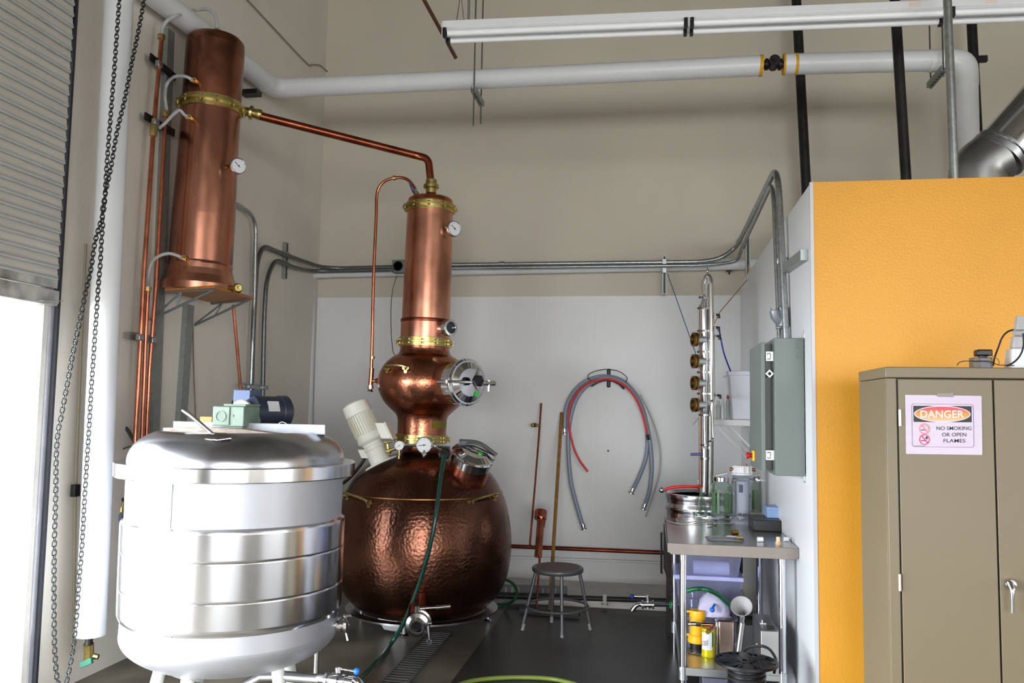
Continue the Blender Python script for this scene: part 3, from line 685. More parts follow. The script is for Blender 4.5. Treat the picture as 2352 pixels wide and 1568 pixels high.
build('column_body', MB().lathe(fp([(69.5, 612), (71, 609), (69.5, 606), (69, 500), (66.5, 400), (65, 300), (64.5, 252)]), fa, fdn, 64), M('condenser_copper', (214, 150, 126), .25, metal=1, dirt=(146, 98, 80), scale=3.5, rvar=.1, stretch=(1.5, 1.5, .5)), col)
build('column_top', MB().lathe(fp([(64.5, 245), (64.5, 200), (64.5, 110), (63, 98), (56, 90), (35, 84), (0, 82)]), fa, fdn, 64), M('condenser_top_copper', (168, 108, 86), .28, metal=1, dirt=(100, 66, 54), scale=4, rvar=.1), col, sharp=60)
cfl = P(ccx(247), 247, y=YC2); mf = mpp(cfl)
flange(col, cfl, fdn, 77*mf, 66*mf, .016, 12, .034, .009)
build('top_fitting', MB().cyl(P(498, 84, y=YC2), P(500, 66, y=YC2), .017).cyl(P(499, 75, y=YC2), P(499, 67, y=YC2), .022, n=6), brass, col)
gauge(col, P(548, 381, y=YC2-.1), (.78, -.62, 0), .056, (P(536, 381, y=YC2-.08), P(528, 381, y=YC2-.05)), 'thermometer', 140)
for (px, py) in ((452, 186), (441, 271), (428, 594)):
    build('hose_barb', MB().cyl(P(px+2, py+1, y=YC2-.18), P(px-12, py-3, y=YC2-.28), .014).cyl(P(px-2, py, y=YC2-.2), P(px-7, py-2, y=YC2-.24), .02, n=6), brass, col)
build('drain_cock', MB().cyl(P(528, 662, y=YC2-.12), P(548, 664, y=YC2-.16), .022).lathe([(.03, 0), (.033, .01), (.022, .03), (.012, .03), (.012, 0)], P(546, 662, y=YC2-.17), (.6, -.8, 0), 20), brass, col)
def hose(pts, r, label, ys_, grp='clear hoses of the wall column'):
    one('clear_hose', label, 'hose', MB().tube(smoothpts([P(a, b_, y=c) for a, b_, c in pts], 6), r, 12), clear, grp)
yw = P(372, 85, x=XL+.09).y
hose([(372, 88, yw), (373, 66, yw), (384, 48, yw), (412, 33, yw+.05), (445, 24, YC2), (478, 22, YC2), (495, 38, YC2), (499, 66, YC2)], .012, 'clear hose arching over top of wall column to left copper pipe', 0)
hose([(383, 254, yw+.08), (379, 220, yw+.06), (384, 192, yw), (402, 176, YC2-.3), (424, 175, YC2-.3), (440, 182, YC2-.28)], .011, 'clear hose looping into upper side of wall column above the flange', 0)
hose([(366, 294, yw), (378, 284, yw), (398, 263, YC2-.35), (412, 253, YC2-.32), (422, 262, YC2-.3), (429, 268, YC2-.28)], .011, 'clear kinked hose just below the brass flange of wall column', 0)
hose([(340, 660, yw+.05), (341, 632, yw), (348, 604, yw), (365, 588, YC2-.35), (390, 582, YC2-.32), (416, 590, YC2-.28)], .011, 'clear hose into lower side of wall column above the shelf', 0)

# copper pipes and struts on left wall
one('wall_strut', 'tall grey vertical strut on left wall behind copper pipes', 'strut', MB().bar(P(388, 70, x=XL+.02), P(340, 1330, x=XL+.02), .08, .04, (0, 1, 0)), strutm)
one('wall_strut', 'grey vertical strut on left wall below plywood shelf', 'strut', MB().bar(P(433, 700, x=XL+.02), P(398, 1240, x=XL+.02), .09, .04, (0, 1, 0)), strutm)
def cpipe(pts, r, label, fit=()):
    tt = thing('copper_wall_pipe', label, 'pipe', P(*pts[-1], x=XL+.09), 'thin copper pipes on left wall')
    build('pipe', MB().tube(PL(pts, x=XL+.09), r, 12), copper2, tt)
    for a, b_ in fit: build('fitting', MB().cyl(P(*a, x=XL+.09), P(*b_, x=XL+.09), r*1.7, n=8), brass, tt)
cpipe([(371, 86), (366, 150), (352, 300), (331, 620), (311, 1010), (301, 1250)], .0145, 'copper wall pipe nearest the white jacketed pipe, rising highest', [((371, 80), (370, 90)), ((353, 288), (352, 312))])
cpipe([(340, 664), (335, 760), (326, 1005), (318, 1250)], .0135, 'short copper wall pipe starting below the lowest clear hose', [((340, 658), (340, 668))])
cpipe([(380, 258), (376, 330), (358, 660), (343, 850), (337, 1000), (328, 1250)], .0135, 'copper wall pipe nearest the tall copper column', [((381, 254), (380, 268))])
one('thin_copper_pipe', 'single thin copper pipe dropping behind the blue motor below shelf', 'pipe', MB().tube([P(536, 700, x=XL+.35), P(554, 905, x=XL+.35), P(570, 1100, x=XL+.35)], .0115), copper2)
for (a, b_, lab) in (((345, 130), (402, 178), 'uppermost'), ((333, 266), (400, 306), 'middle'), ((296, 770), (366, 782), 'lowest')):
    tt = thing('strut_bracket', lab+' of three slotted brackets clamping copper pipes to left wall', 'bracket', P(*a, x=XL+.045))
    build('channel', MB().bar(P(*a, x=XL+.055), P(*b_, x=XL+.055), .012, .05, (1, 0, 0)), strutm if lab == 'lowest' else blk, tt)
    mid = P((a[0]*.55+b_[0]*.45), (a[1]*.55+b_[1]*.45), x=XL+.09)
    build('pipe_clamp', MB().obox(P(a[0]*.64+b_[0]*.36, a[1]*.64+b_[1]*.36, x=XL+.1), (.03, 0, 0), (0, .05, 0), (0, 0, .04)), galv, tt, bevel=.004)
    if lab == 'lowest': build('pipe_clamp', MB().obox(P(350, 781, x=XL+.1), (.03, 0, 0), (0, .04, 0), (0, 0, .04)), galv, tt, bevel=.004)
one('thin_grey_wire', 'thin grey wire hanging on left wall below shelf', 'wire', MB().tube(smoothpts(PL([(443, 740), (445, 850), (449, 960)], x=XL+.015), 4), .004), M('wire_grey', (110, 105, 100), .6))

# ================= stainless tank =================
YTK = 4.22
tcx = 534.5
tb = P(tcx, 1400, y=YTK); TA = V((tb.x, YTK, 0))
tank = thing('stainless_tank', 'big round stainless steel tank on white legs at lower left', 'tank', TA)
def tp_(hw, py):
    p = P(tcx, py, y=YTK); return (hw*mpp(p), p.z)
def tz(py): return P(tcx, py, y=YTK).z
m4 = mpp(tb)
def lz(pr, mb, mat, name, par=tank, n=96, **k): return build(name, mb.lathe(pr, V((TA.x, TA.y, 0)), (0, 0, 1), n), mat, par, **k)
lz([tp_(236, 1066), tp_(236, 1400), tp_(238, 1440)], MB(), steelm, 'shell')
bz = tz(1440); ell = [(238*m4*math.cos(a), bz-.205*math.sin(a)) for a in [math.pi/2*k/36 for k in range(37)]]
lz(ell, MB(), steelm, 'bottom_dish', sharp=60)
jk = [tp_(236.5, 1182), tp_(243, 1186), tp_(244.5, 1192), tp_(244.5, 1246), tp_(243.4, 1249), tp_(244.5, 1252), tp_(244.5, 1328), tp_(243.4, 1331), tp_(244.5, 1334), tp_(244, 1388), tp_(241, 1398), tp_(238, 1402)]
jj = lz(jk, MB(), steelb, 'jacket_band', sharp=25)
rm = [tp_(236, 1057), tp_(261, 1057), tp_(262, 1059), tp_(262, 1086), tp_(260, 1088), tp_(236, 1088)]
lz(rm, MB(), steelb, 'rim_flange', sharp=30)
dm = dense([tp_(236, 1062), tp_(236, 1052), tp_(233, 1038), tp_(224, 1021), tp_(208, 1006), tp_(184, 993), tp_(170, 989)], 4)
dmo = lz(dm+[(dm[-1][0]-.004, dm[-1][1]-.002), (dm[-1][0]-.03, dm[-1][1]-.05)], MB(), M('dome_steel', (188, 190, 198), .26, metal=1, var=.2, scale=3, rvar=.08, stretch=(1, 1, .5)), 'dome_top', sharp=40)
lz([(0, tz(1020)), (tp_(176, 1020)[0], tz(1020))], MB(), M('tank_shade', (38, 36, 36), .6), 'interior_shade')  # flat dark disc stands in for the shade inside the tank
for (py0, py1, hw) in ((1092, 1182, 236.8), (1402, 1470, 239)):
    a, n_ = surf(py0, 420, hw, YTK, tcx); b_, n2 = surf(py1, 420 if py0 < 1300 else 416, hw, YTK, tcx)
    if py0 > 1300: b_ = P(414, 1475, y=b_.y+.01); b_ = V((a.x, a.y, b_.z+.03))
    else: b_ = V((a.x, a.y, b_.z))
    build('weld_seam', MB().tube([a, b_], .0025, 6), steeld, tank)
lg = M('leg_white', (228, 230, 226), .4, var=.1)
for ang in (math.radians(-98), math.radians(-20), math.radians(57), math.radians(152), math.radians(208)):
    dx, dy = math.cos(ang), math.sin(ang); r_ = .33
    pt = TA+V((dx*r_, dy*r_, tz(1440)-.205*math.sqrt(max(0, 1-(r_/(238*m4))**2))+.02)); pf = TA+V((dx*(r_+.07), dy*(r_+.07), 0))
    build('leg', MB().cyl(pf, pt, .032, n=20), lg, tank)
    if ang < -1.5: build('leg_pad', MB().lathe([(.075, -.004), (.075, .006), (.03, .012)], pt-V((0, 0, .02)), (dx*.5, dy*.5, -1), 28), steelm, tank)
# square label and side sample valve
a, n_ = surf(1397, 757, 241, YTK, tcx)
build('label_plate', MB().obox(a+V((0, 0, -.0)), n_.cross(V((0, 0, 1)))*.05, n_*.006, (0, 0, .05)), flatm('label_dark', (40, 50, 62)), tank)
a, n_ = surf(1432, 765, 240, YTK, tcx)
sv = build('sample_valve', MB().lathe([(.028, -.03), (.028, .0), (.04, .002), (.04, .02), (.03, .024), (.03, .034), (.04, .036), (.042, .05), (.02, .056), (0, .056)], a, n_, 24), chrome, tank)
build('clamp_wing', MB().cyl(a+n_*.03+V((0, 0, .045)), a+n_*.06+V((.01, 0, .05)), .008).cyl(a+n_*.04+V((0, 0, -.03)), a+n_*.045+V((.01, 0, -.08)), .006), chrome, sv)
# outlet pipe and butterfly valve at bottom right
yo = YTK-.1
zo = P(700, 1553, y=yo).z
op = build('outlet_pipe', MB().tube([P(560, 1575, y=yo), P(600, 1553, y=yo), P(650, 1552, y=yo), P(735, 1560, y=yo)], .026, 16), steel, tank)
build('prop_post', MB().cyl(V((P(726, 1530, y=yo+.3).x, yo+.3, 0)), P(728, 1490, y=yo+.3), .014), steel, tank)
ov = thing('outlet_valve', 'steel butterfly valve with bright blue ball knob near tank leg', 'valve', P(775, 1560, y=yo)-V((0, 0, .05)))
X0 = P(730, 1557, y=yo)
build('valve_body', MB().lathe([(.025, 0), (.025, .04), (.036, .043), (.036, .056), (.026, .06), (.026, .07), (.04, .075), (.04, .115), (.026, .12), (.026, .13), (.036, .134), (.036, .146), (.025, .15), (.025, .19)], X0, (1, -.05, -.03), 24), chrome, ov)
build('valve_stem', MB().cyl(P(776, 1553, y=yo), P(775, 1532, y=yo), .012).cyl(P(779, 1545, y=yo), P(781, 1531, y=yo), .008), chrome, ov)
build('lever', MB().cyl(P(774, 1534, y=yo), P(812, 1540, y=yo), .0055), chrome, ov)
build('ball_knob', MB().ball(P(819, 1541, y=yo), .0165), M('knob_blue', (40, 120, 230), .25), ov)
build('bend', MB().tube(smoothpts([P(800, 1560, y=yo), P(818, 1562, y=yo), P(830, 1575, y=yo)], 5), .02), chrome, ov)

# things on the tank
zt = dm[-1][1]
ba, bb = P(398, 983, y=YTK+.06), P(747, 984, y=YTK+.06)
beam_top, beam_bot = P(570, 970, y=YTK+.06).z, P(570, 996, y=YTK+.06).z
bt = thing('agitator_assembly', 'white crossbeam with green gearbox and dark blue motor on tank top', 'agitator', V((tb.x, YTK, beam_bot)))
build('crossbeam', MB().hexa([P(398, 996, y=YTK-.0), P(747, 998, y=YTK-.0), P(747, 998, y=YTK+.14), P(398, 996, y=YTK+.14), P(398, 967, y=YTK), P(747, 975, y=YTK), P(747, 975, y=YTK+.14), P(398, 967, y=YTK+.14)]), M('beam_white', (176, 178, 186), .45, var=.08), bt, bevel=.003)
gm = M('gearbox_green', (132, 152, 138), .45, var=.1, dirt=(104, 124, 110)); gmd = gm
ga, gb = P(488, 975, y=YTK-.04), P(562, 975, y=YTK-.04)
gt = P(520, 933, y=YTK-.04)
gy0, gy1 = YTK-.06, YTK+.22
x0, x1 = P(488, 955, y=gy0).x, P(560, 955, y=gy0).x
z0, z1 = P(525, 979, y=gy0).z, P(525, 933, y=gy0).z
gbx = build('gearbox', MB().box((x0, gy0, z0), (x1, gy1-.08, z1)).box((x0+.05, gy0+.02, z1), (x1-.0, gy1-.08, z1+.014)).box((x0+.06, gy0+.01, z0-.02), (x1-.01, gy1-.09, z0)), gm, bt, bevel=.004)
cc_ = V(((x0*.68+x1*.32), gy0, (z0+z1)/2))
build('gearbox_cover', MB().box((x0+.004, gy0-.006, z0+.006), (x0+(x1-x0)*.56, gy0, z1-.002)), gm, bt, bevel=.006)
build('cover_ring', MB().ring(cc_+V((-.005, -.008, 0)), V((0, 1, 0)), .026, .029, .003, 32), gmd, bt)
build('oil_plug', MB().cyl(V((x0+(x1-x0)*.64, gy0-.004, (z0+z1)/2+.005)), V((x0+(x1-x0)*.64, gy0+.005, (z0+z1)/2+.005)), .007, n=6), steeld, bt)
build('motor_flange', MB().lathe([(0, 0), (.078, 0), (.078, .02), (0, .02)], P(552, 951, y=YTK+.1), (.25, 1, 0), 40), M('flange_white', (225, 228, 226), .4), bt)
mc0 = P(566, 945, y=YTK+.14); mdd = V((.55, .84, 0)).normalized()
mtr = build('motor', MB().lathe([(0, 0), (.06, 0), (.075, .02), (.088, .03), (.088, .19), (.092, .195), (.094, .24), (.07, .26), (0, .262)], mc0, mdd, 40), M('motor_navy', (44, 50, 66), .4), bt)
jb0, jb1 = P(560, 896, y=YTK+.28), P(589, 922, y=YTK+.28)
build('junction_box', MB().box((jb0.x, YTK+.16, jb1.z-.02), (jb1.x+.02, YTK+.3, jb0.z)), M('motor_box_blue', (78, 98, 136), .45), bt, bevel=.003)
build('gland', MB().cyl(P(552, 908, y=YTK+.24), P(562, 906, y=YTK+.24), .01).tube(smoothpts([P(555, 907, y=YTK+.24), P(545, 913, y=YTK+.24), P(535, 922, y=YTK+.24), P(534, 940, y=YTK+.2)], 4), .007, 8), black, bt)
lpos = mc0+mdd*.12
ls = mdd.cross(V((0, 0, 1))); ls = ls if ls.dot(RR) > 0 else -ls
ln = (ls*.75-V((0, 0, 0))+V((0, -.3, .35))).normalized(); ln = (ln-mdd*ln.dot(mdd)).normalized()
build('motor_label', MB().obox(lpos+ln*.0875, mdd*.07, ln*.004, mdd.cross(ln)*.06), flatm('label_white', (205, 205, 210)), bt)
build('underside_coupling', MB().cyl(P(595, 1000, y=YTK+.05), P(595, 1040, y=YTK+.05), .05), black, bt)
pa1, pa2 = P(374, 988, y=YTK-.17), P(640, 997, y=YTK-.17)
one('wooden_paddle', 'long worn pale wooden board lying across tank opening', 'board', MB().prism([P(374, 982, y=YTK-.15), P(480, 981, y=YTK-.17), P(540, 984, y=YTK-.2), P(590, 990, y=YTK-.2), P(638, 996, y=YTK-.2), P(638, 1000, y=YTK-.2), P(590, 1001, y=YTK-.2), P(540, 996, y=YTK-.2), P(374, 992, y=YTK-.15)], (0, .09, 0)), M('worn_wood', (160, 148, 138), .6, dirt=(128, 108, 96), scale=20, stretch=(1, 4, 4)), bevel=.002)
ys = YTK-.42
t = thing('steel_scraper', 'stainless scraper with long handle resting on wooden board and tank dome', 'tool', P(500, 1005, y=ys))
build('handle', MB().tube([P(421, 942, y=ys+.18), P(440, 955, y=ys+.16), P(489, 997, y=ys+.02)], [.011, .011, .009], 12), steelb, t)
build('blade', MB().prism([P(458, 998, y=ys+.05), P(470, 1009, y=ys-.04), P(500, 1011, y=ys-.05), P(531, 1007, y=ys-.02), P(520, 995, y=ys+.06), P(490, 994, y=ys+.09)], (0, 0, .003)), steelb, t)
one('white_wire', 'thin white wire loop in front of the crossbeam', 'wire', MB().tube(smoothpts([P(632, 993, y=YTK-.02), P(637, 978, y=YTK-.03), P(646, 969, y=YTK-.03), P(660, 975, y=YTK-.03), P(672, 1000, y=YTK-.04)], 6), .0018, 6), flatm('wire_cream', (220, 212, 196)))
one('cardboard_scrap', 'small tan cardboard piece behind the crossbeam left of green gearbox', 'cardboard', MB().box(tuple(P(459, 970, y=YTK+.3)), tuple(P(495, 957, y=YTK+.34))), flatm('cardboard', (196, 160, 96), .7))
# left of the tank
yl = 4.9
one('black_hose', 'black hose looping up beside white jacketed pipe left of tank', 'hose', MB().tube(smoothpts([P(320, 1150, y=yl), P(285, 1148, y=yl), P(262, 1130, y=yl), P(250, 1095, y=yl), P(247, 1040, y=yl), P(252, 984, y=yl), P(268, 975, y=yl), P(290, 984, y=yl), P(305, 1008, y=yl), P(312, 1022, y=yl)], 6), .012), M('hose_black', (62, 66, 70), .4))
one('black_hose', 'lower black hose coil behind steel tank at its left', 'hose', MB().tube(smoothpts([P(320, 1122, y=yl+.1), P(286, 1124, y=yl+.1), P(262, 1140, y=yl+.05), P(250, 1118, y=yl), P(240, 1095, y=yl)], 6), .013), M('hose_black', (62, 66, 70), .4))
one('thin_green_wire', 'thin green wire curving from the black hose to copper pipes', 'wire', MB().tube(smoothpts([P(252, 1055, y=yl-.02), P(270, 1038, y=yl-.02), P(290, 1028, y=yl-.02), P(310, 1023, y=yl-.02)], 5), .005), M('wire_green', (60, 90, 76), .5))
t = thing('grey_pipe_elbow', 'grey plastic pipe elbow with small brass valve left of tank', 'pipe', P(270, 1200, y=yl))
build('elbow', MB().tube(bends([P(244, 1190, y=yl+.08), P(243, 1188, y=yl+.03), P(275, 1188, y=yl), P(312, 1186, y=yl)], .06, 5), .036, 20), M('pvc_grey', (128, 134, 148), .4), t)
build('collar', MB().cyl(P(264, 1188, y=yl), P(268, 1188, y=yl), .041, n=20).cyl(P(288, 1187, y=yl), P(292, 1187, y=yl), .041, n=6), M('collar_dark', (70, 76, 90), .4), t)
build('brass_valve', MB().cyl(P(278, 1175, y=yl), P(279, 1163, y=yl), .022).cyl(P(281, 1164, y=yl), P(283, 1152, y=yl), .009), brass, t)
t = thing('black_valve_handle', 'round black hand wheel on brass stem left of tank jacket', 'valve', P(250, 1330, y=yl))
build('wheel', MB().lathe([(0, -.05), (.05, -.05), (.06, -.02), (.055, .0), (.03, .03), (0, .03)], P(248, 1312, y=yl), (1, -.1, .1), 24), dark, t)
build('stem', MB().cyl(P(260, 1307, y=yl), P(288, 1301, y=yl), .018), brass, t)
build('side_knob', MB().ball(P(282, 1336, y=YTK), .016).cyl(P(284, 1336, y=YTK), P(300, 1334, y=YTK), .006), M('knob_grey', (130, 130, 150), .4), tank)
# ================= hoses and floor things near the still =================
one('green_hose', 'dark green hose running from still manway down to the floor', 'hose', MB().tube(smoothpts([P(1021, 1046, y=YS-.5), P(1014, 1085, y=YS-.62), P(1008, 1130, y=YS-.7), P(1000, 1190, y=YS-.76), P(986, 1260, y=YS-.77), P(966, 1330, y=YS-.74), P(945, 1388, y=YS-.72), P(925, 1434, y=YS-.7), P(898, 1478, z=.022), P(868, 1516, z=.02), P(822, 1562, z=.02), P(780, 1592, z=.02)], 7), .0155, 14), M('hose_green', (22, 66, 56), .25, coat=.3))
one('green_hose', 'small green hose loop on floor right of the pot still', 'hose', MB().tube(smoothpts([P(1148, 1330, y=6.75), P(1163, 1331, y=6.7), P(1180, 1342, y=6.65), P(1188, 1360, y=6.6), P(1180, 1378, y=6.58), P(1155, 1391, z=.02), P(1118, 1394, z=.02)], 6), .0115), M('hose_green2', (20, 74, 44), .35))
one('yellow_striped_hose', 'yellow and green hose arc on floor at bottom edge', 'hose', MB().tube(smoothpts([P(1030, 1580, z=.015), P(1090, 1562, z=.015), P(1180, 1555, z=.015), P(1270, 1559, z=.015), P(1340, 1576, z=.015)], 6), .013), M('hose_lime', (112, 130, 52), .35))
# floor drain
zz = .004
gq = [P(988, 1449, z=zz), P(1048, 1446, z=zz), P(930, 1575, z=zz), P(864, 1575, z=zz)]
ux = V((1, 0, 0)); gx0 = .5*(gq[0].x+gq[3].x); gx1 = .5*(gq[1].x+gq[2].x); gy0_, gy1_ = 4.6, 6.05
t = thing('floor_drain', 'slotted steel trench drain grate in concrete floor below the still', 'drain', V((gx0, gy0_, 0)))
dq = lambda y, k: (gq[3].lerp(gq[0], (y-gq[3].y)/(gq[0].y-gq[3].y))).lerp(gq[2].lerp(gq[1], (y-gq[2].y)/(gq[1].y-gq[2].y)), k)
build('channel', MB().prism([V((*dq(gy0_, 0).xy, .001)), V((*dq(gy0_, 1).xy, .001)), V((*dq(gy1_, 1).xy, .001)), V((*dq(gy1_, 0).xy, .001))], (0, 0, .001)), black, t)  # flat black sheet standing in for the shaded trench below the grate
mb = MB()
for a, b_ in ((-.04, .06), (.94, 1.04)):
    mb.prism([V((*dq(gy0_, a).xy, .002)), V((*dq(gy0_, b_).xy, .002)), V((*dq(gy1_, b_).xy, .002)), V((*dq(gy1_, a).xy, .002))], (0, 0, .006))
yy = gy0_
while yy < gy1_:
    mb.prism([V((*dq(yy, .0).xy, .003)), V((*dq(yy, 1).xy, .003)), V((*dq(yy+.022, 1).xy, .003)), V((*dq(yy+.022, 0).xy, .003))], (0, 0, .004)); yy += .048
build('grate', mb, M('grate_steel', (120, 120, 118), .45, metal=.8), t)

# stool
sq = {k: P(*v, z=0) for k, v in dict(l=(1200, 1447), f=(1291, 1464), r=(1356, 1446), b=(1267, 1429)).items()}
sc_ = sum(sq.values(), V())/4; sc_.z = 0
stc = P(1281, 1304, y=sc_.y); Rs = 59.5*mpp(stc); sz = stc.z
t = thing('round_stool', 'low grey metal stool with round reddish brown seat', 'stool', sc_)
sx0 = V((stc.x, sc_.y, 0))
build('seat_pan', MB().lathe([(0, sz-.03), (Rs*.9, sz-.03), (Rs*.97, sz-.024), (Rs, sz-.01), (Rs*.985, sz+.006), (Rs*.93, sz+.013), (Rs*.86, sz+.01), (Rs*.83, sz+.004)], sx0, (0, 0, 1), 56), M('stool_grey', (92, 92, 96), .35, metal=.3), t, sharp=50)
build('seat', MB().lathe([(0, sz+.002), (Rs*.84, sz+.002), (Rs*.83, sz+.009), (0, sz+.011)], sx0, (0, 0, 1), 56), M('seat_brown', (92, 52, 42), .5, var=.3), t)
for k, q in sq.items():
    d_ = (q-V((sx0.x, sx0.y, 0))); d_.z = 0; top = V((sx0.x, sx0.y, sz-.02))+d_*(Rs*.84/d_.length)
    lgp = build('leg', MB().cyl(q+V((0, 0, .02)), top, .0125, n=12), M('stool_grey', (92, 92, 96)), t)
    build('foot_tip', MB().cyl(q, q.lerp(top, .11), .0135, n=12), M('tip_grey', (140, 140, 136), .5), lgp)
rc = P(1279, 1391, y=sc_.y)
build('footrest_ring', MB().tube([V((sx0.x+Rs*1.2*math.cos(a), sc_.y+Rs*1.2*math.sin(a), rc.z)) for a in [2*math.pi*k/40 for k in range(40)]], .009, 8, True), M('stool_grey', (92, 92, 96)), t)

# leaning broom handle and copper gadget
fb_ = P(1262, 1404, z=.03); tb_ = P(1290, 948, y=YB-.035)
t = thing('floor_squeegee', 'long wooden handled floor squeegee leaning on back wall behind stool', 'squeegee', V((fb_.x, fb_.y, 0)))
mid = fb_.lerp(tb_, .13)
build('handle', MB().cyl(fb_.lerp(tb_, .12), tb_, .0155, n=14), woods, t)
build('socket', MB().cyl(fb_, mid, .013, n=12), M('socket_worn', (120, 110, 100), .5, metal=.5), t)
build('squeegee_head', MB().bar(P(1193, 1399, z=.03), P(1331, 1411, z=.03), .05, .03, (0, 1, 0)), dark, t, bevel=.004)
yl2 = lambda py: 6.95+(1397-py)/(1397-925)*.88
Q = lambda px, py: P(px, py, y=yl2(py))
t = thing('copper_parrot', 'bright copper tube assembly with thick capped cylinder leaning on back wall', 'copper tube assembly', V((Q(1233, 1397).x, 6.95, 0)))
build('tall_tube', MB().tube(bends([Q(1243, 926), Q(1239, 985), Q(1230, 1100), Q(1217, 1252), Q(1226, 1257)], .03, 4), .0095, 12), copper2, t)
build('cylinder', MB().cyl(Q(1243, 1184), Q(1236, 1278), .033, n=28), copper2, t)
build('cylinder_cap', MB().lathe([(.052, 0), (.054, .004), (.054, .075), (.05, .08), (0, .082)], Q(1241, 1192), Q(1243, 1172)-Q(1241, 1192), 32), copper2, t)
build('lower_tube', MB().tube([Q(1249, 1198), Q(1246, 1220), Q(1240, 1280), Q(1232, 1396)], .0105, 12).cyl(Q(1249, 1196), Q(1247, 1210), .016), copper2, t)
build('brass_fitting', MB().cyl(Q(1240, 977), Q(1231, 976), .012).cyl(Q(1232, 976), Q(1227, 976), .022, n=6).ball(Q(1224, 976), .02), brass, t)

# hook with hoses
yk = YB-.1
hk = thing('hose_hook', 'black wall hook with wire arc holding hanging hoses', 'hook', P(1397, 890, y=YB-.02))
build('back_plate', MB().obox(P(1398, 868, y=YB-.025), (.034, 0, 0), (0, .02, 0), (0, 0, .175)), black, hk, bevel=.012)
build('wire_arc', MB().tube(smoothpts([P(1362, 878, y=yk), P(1350, 866, y=yk-.06), P(1356, 857, y=yk-.08), P(1376, 850, y=yk-.09), P(1398, 848, y=yk-.09), P(1422, 853, y=yk-.09), P(1438, 864, y=yk-.08), P(1440, 872, y=yk-.06), P(1430, 886, y=yk)], 6), .0035, 8), black, hk)
build('saddle', MB().tube(smoothpts([P(1358, 886, y=yk), P(1376, 876, y=yk), P(1398, 872, y=yk), P(1420, 880, y=yk), P(1434, 893, y=yk)], 5), .011, 8), M('hook_grey', (60, 62, 66), .5), hk)
gh = M('hose_blue_grey', (140, 148, 166), .3, var=.08)
def hh(name, pts, r, label, y, mat, ends=()):
    tt = thing(name, label, 'hose', P(*pts[-1], y=y), 'hoses on the wall hook')
    build('hose_tube', MB().tube(smoothpts([P(a, b_, y=y) for a, b_ in pts], 6), r, 12), mat, tt)
    for (a, b_) in ends:
        d_ = (P(*b_, y=y)-P(*a, y=y)).normalized(); build('end_fitting', MB().lathe([(r*1.15, -.03), (r*1.2, .0), (r*.9, .008), (r*1.7, .014), (r*1.7, .022), (r, .026)], P(*a, y=y), d_, 20), chrome, tt)
hh('grey_hose', [(1297, 996), (1299, 945), (1310, 912), (1335, 882), (1365, 867), (1397, 864), (1432, 876), (1462, 908), (1480, 950), (1487, 1000), (1484, 1050), (1468, 1095), (1450, 1132)], .0185, 'blue grey hose on wall hook with shortest left end', yk-.0, gh, [((1297, 992), (1297, 1000)), ((1452, 1128), (1448, 1138))])
hh('grey_hose', [(1341, 1216), (1326, 1165), (1312, 1110), (1306, 1050), (1306, 990), (1318, 930), (1340, 893), (1370, 873), (1397, 868), (1432, 880), (1462, 912), (1480, 955), (1492, 1010), (1497, 1070), (1492, 1125), (1479, 1168)], .0195, 'blue grey hose on wall hook hanging lowest at left', yk-.04, gh, [((1340, 1210), (1343, 1222)), ((1480, 1164), (1476, 1175))])
hh('red_hose', [(1350, 1083), (1330, 1055), (1316, 1022), (1307, 975), (1309, 935), (1325, 903), (1352, 880), (1385, 871), (1410, 873), (1440, 890), (1463, 920), (1478, 960), (1487, 1000)], .0095, 'thin bright red hose over the wall hook', yk-.08, M('hose_red', (225, 34, 30), .35), [])
build('black_connector', MB().cyl(P(1487, 998, y=yk-.08), P(1489, 1010, y=yk-.08), .014, n=8), black, bpy.data.objects['red_hose'])
hh('thin_white_tube', [(1470, 905), (1490, 945), (1507, 990), (1516, 1035), (1515, 1085), (1501, 1135), (1483, 1187)], .006, 'thin pale tube hanging rightmost from wall hook', YB-.04, M('tube_pale', (200, 198, 194), .4), [])
one('wall_hole_disc', 'small black disc drawn as a hole in white back panel below hoses', 'plug', MB().cyl(P(1397, 1035, y=YB-.02), P(1397, 1035, y=YB-.03), .01), black)  # black disc on the surface stands in for a dark hole

# low pipes on the back wall
one('low_copper_pipe', 'long horizontal copper pipe low on back wall behind stool', 'pipe', MB().cyl(P(1120, 1252, y=YB-.05), P(1524, 1269, y=YB-.05), .019), copperd)
one('low_white_pipe', 'thin white horizontal pipe on back wall below copper pipe', 'pipe', MB().cyl(P(1120, 1277, y=YB-.04), P(1524, 1292, y=YB-.04), .012), pvcw)
one('low_black_pipe', 'black pipe along floor curb behind the stool', 'pipe', MB().cyl(P(1040, 1364, y=7.08), P(1560, 1380, y=7.08), .021), dark)
one('low_pipe_bracket', 'small pale bracket holding the black curb pipe', 'bracket', MB().obox(P(1389, 1379, y=7.04), (.03, 0, 0), (0, .01, 0), (0, 0, .1)).obox(P(1389, 1390, y=7.04), (.05, 0, 0), (0, .04, 0), (0, 0, .02)), M('bracket_pale', (150, 150, 140), .5, metal=.5))
t = thing('perforated_strut', 'slotted grey strut lying on curb behind pot still and stool', 'strut', P(1225, 1372, y=7.2))
build('channel', MB().hexa([P(1140, 1366, y=7.14), P(1303, 1370, y=7.14), P(1303, 1370, y=7.2), P(1140, 1366, y=7.2), P(1140, 1341, y=7.14), P(1303, 1345, y=7.14), P(1303, 1345, y=7.2), P(1140, 1341, y=7.2)]), M('strut_dark', (88, 90, 92), .5, metal=.7), t)
for k in range(10):
    px = 1162+14.2*k; py = 1354+.02*(px-1160)
    if 1195 < px < 1215: continue
    c = P(px, py, y=7.136); build('slot', MB().obox(c, (.018, 0, 0), (0, .004, 0), (0, 0, .045)), M('slot_pale', (138, 130, 124), .6), t, bevel=.007)
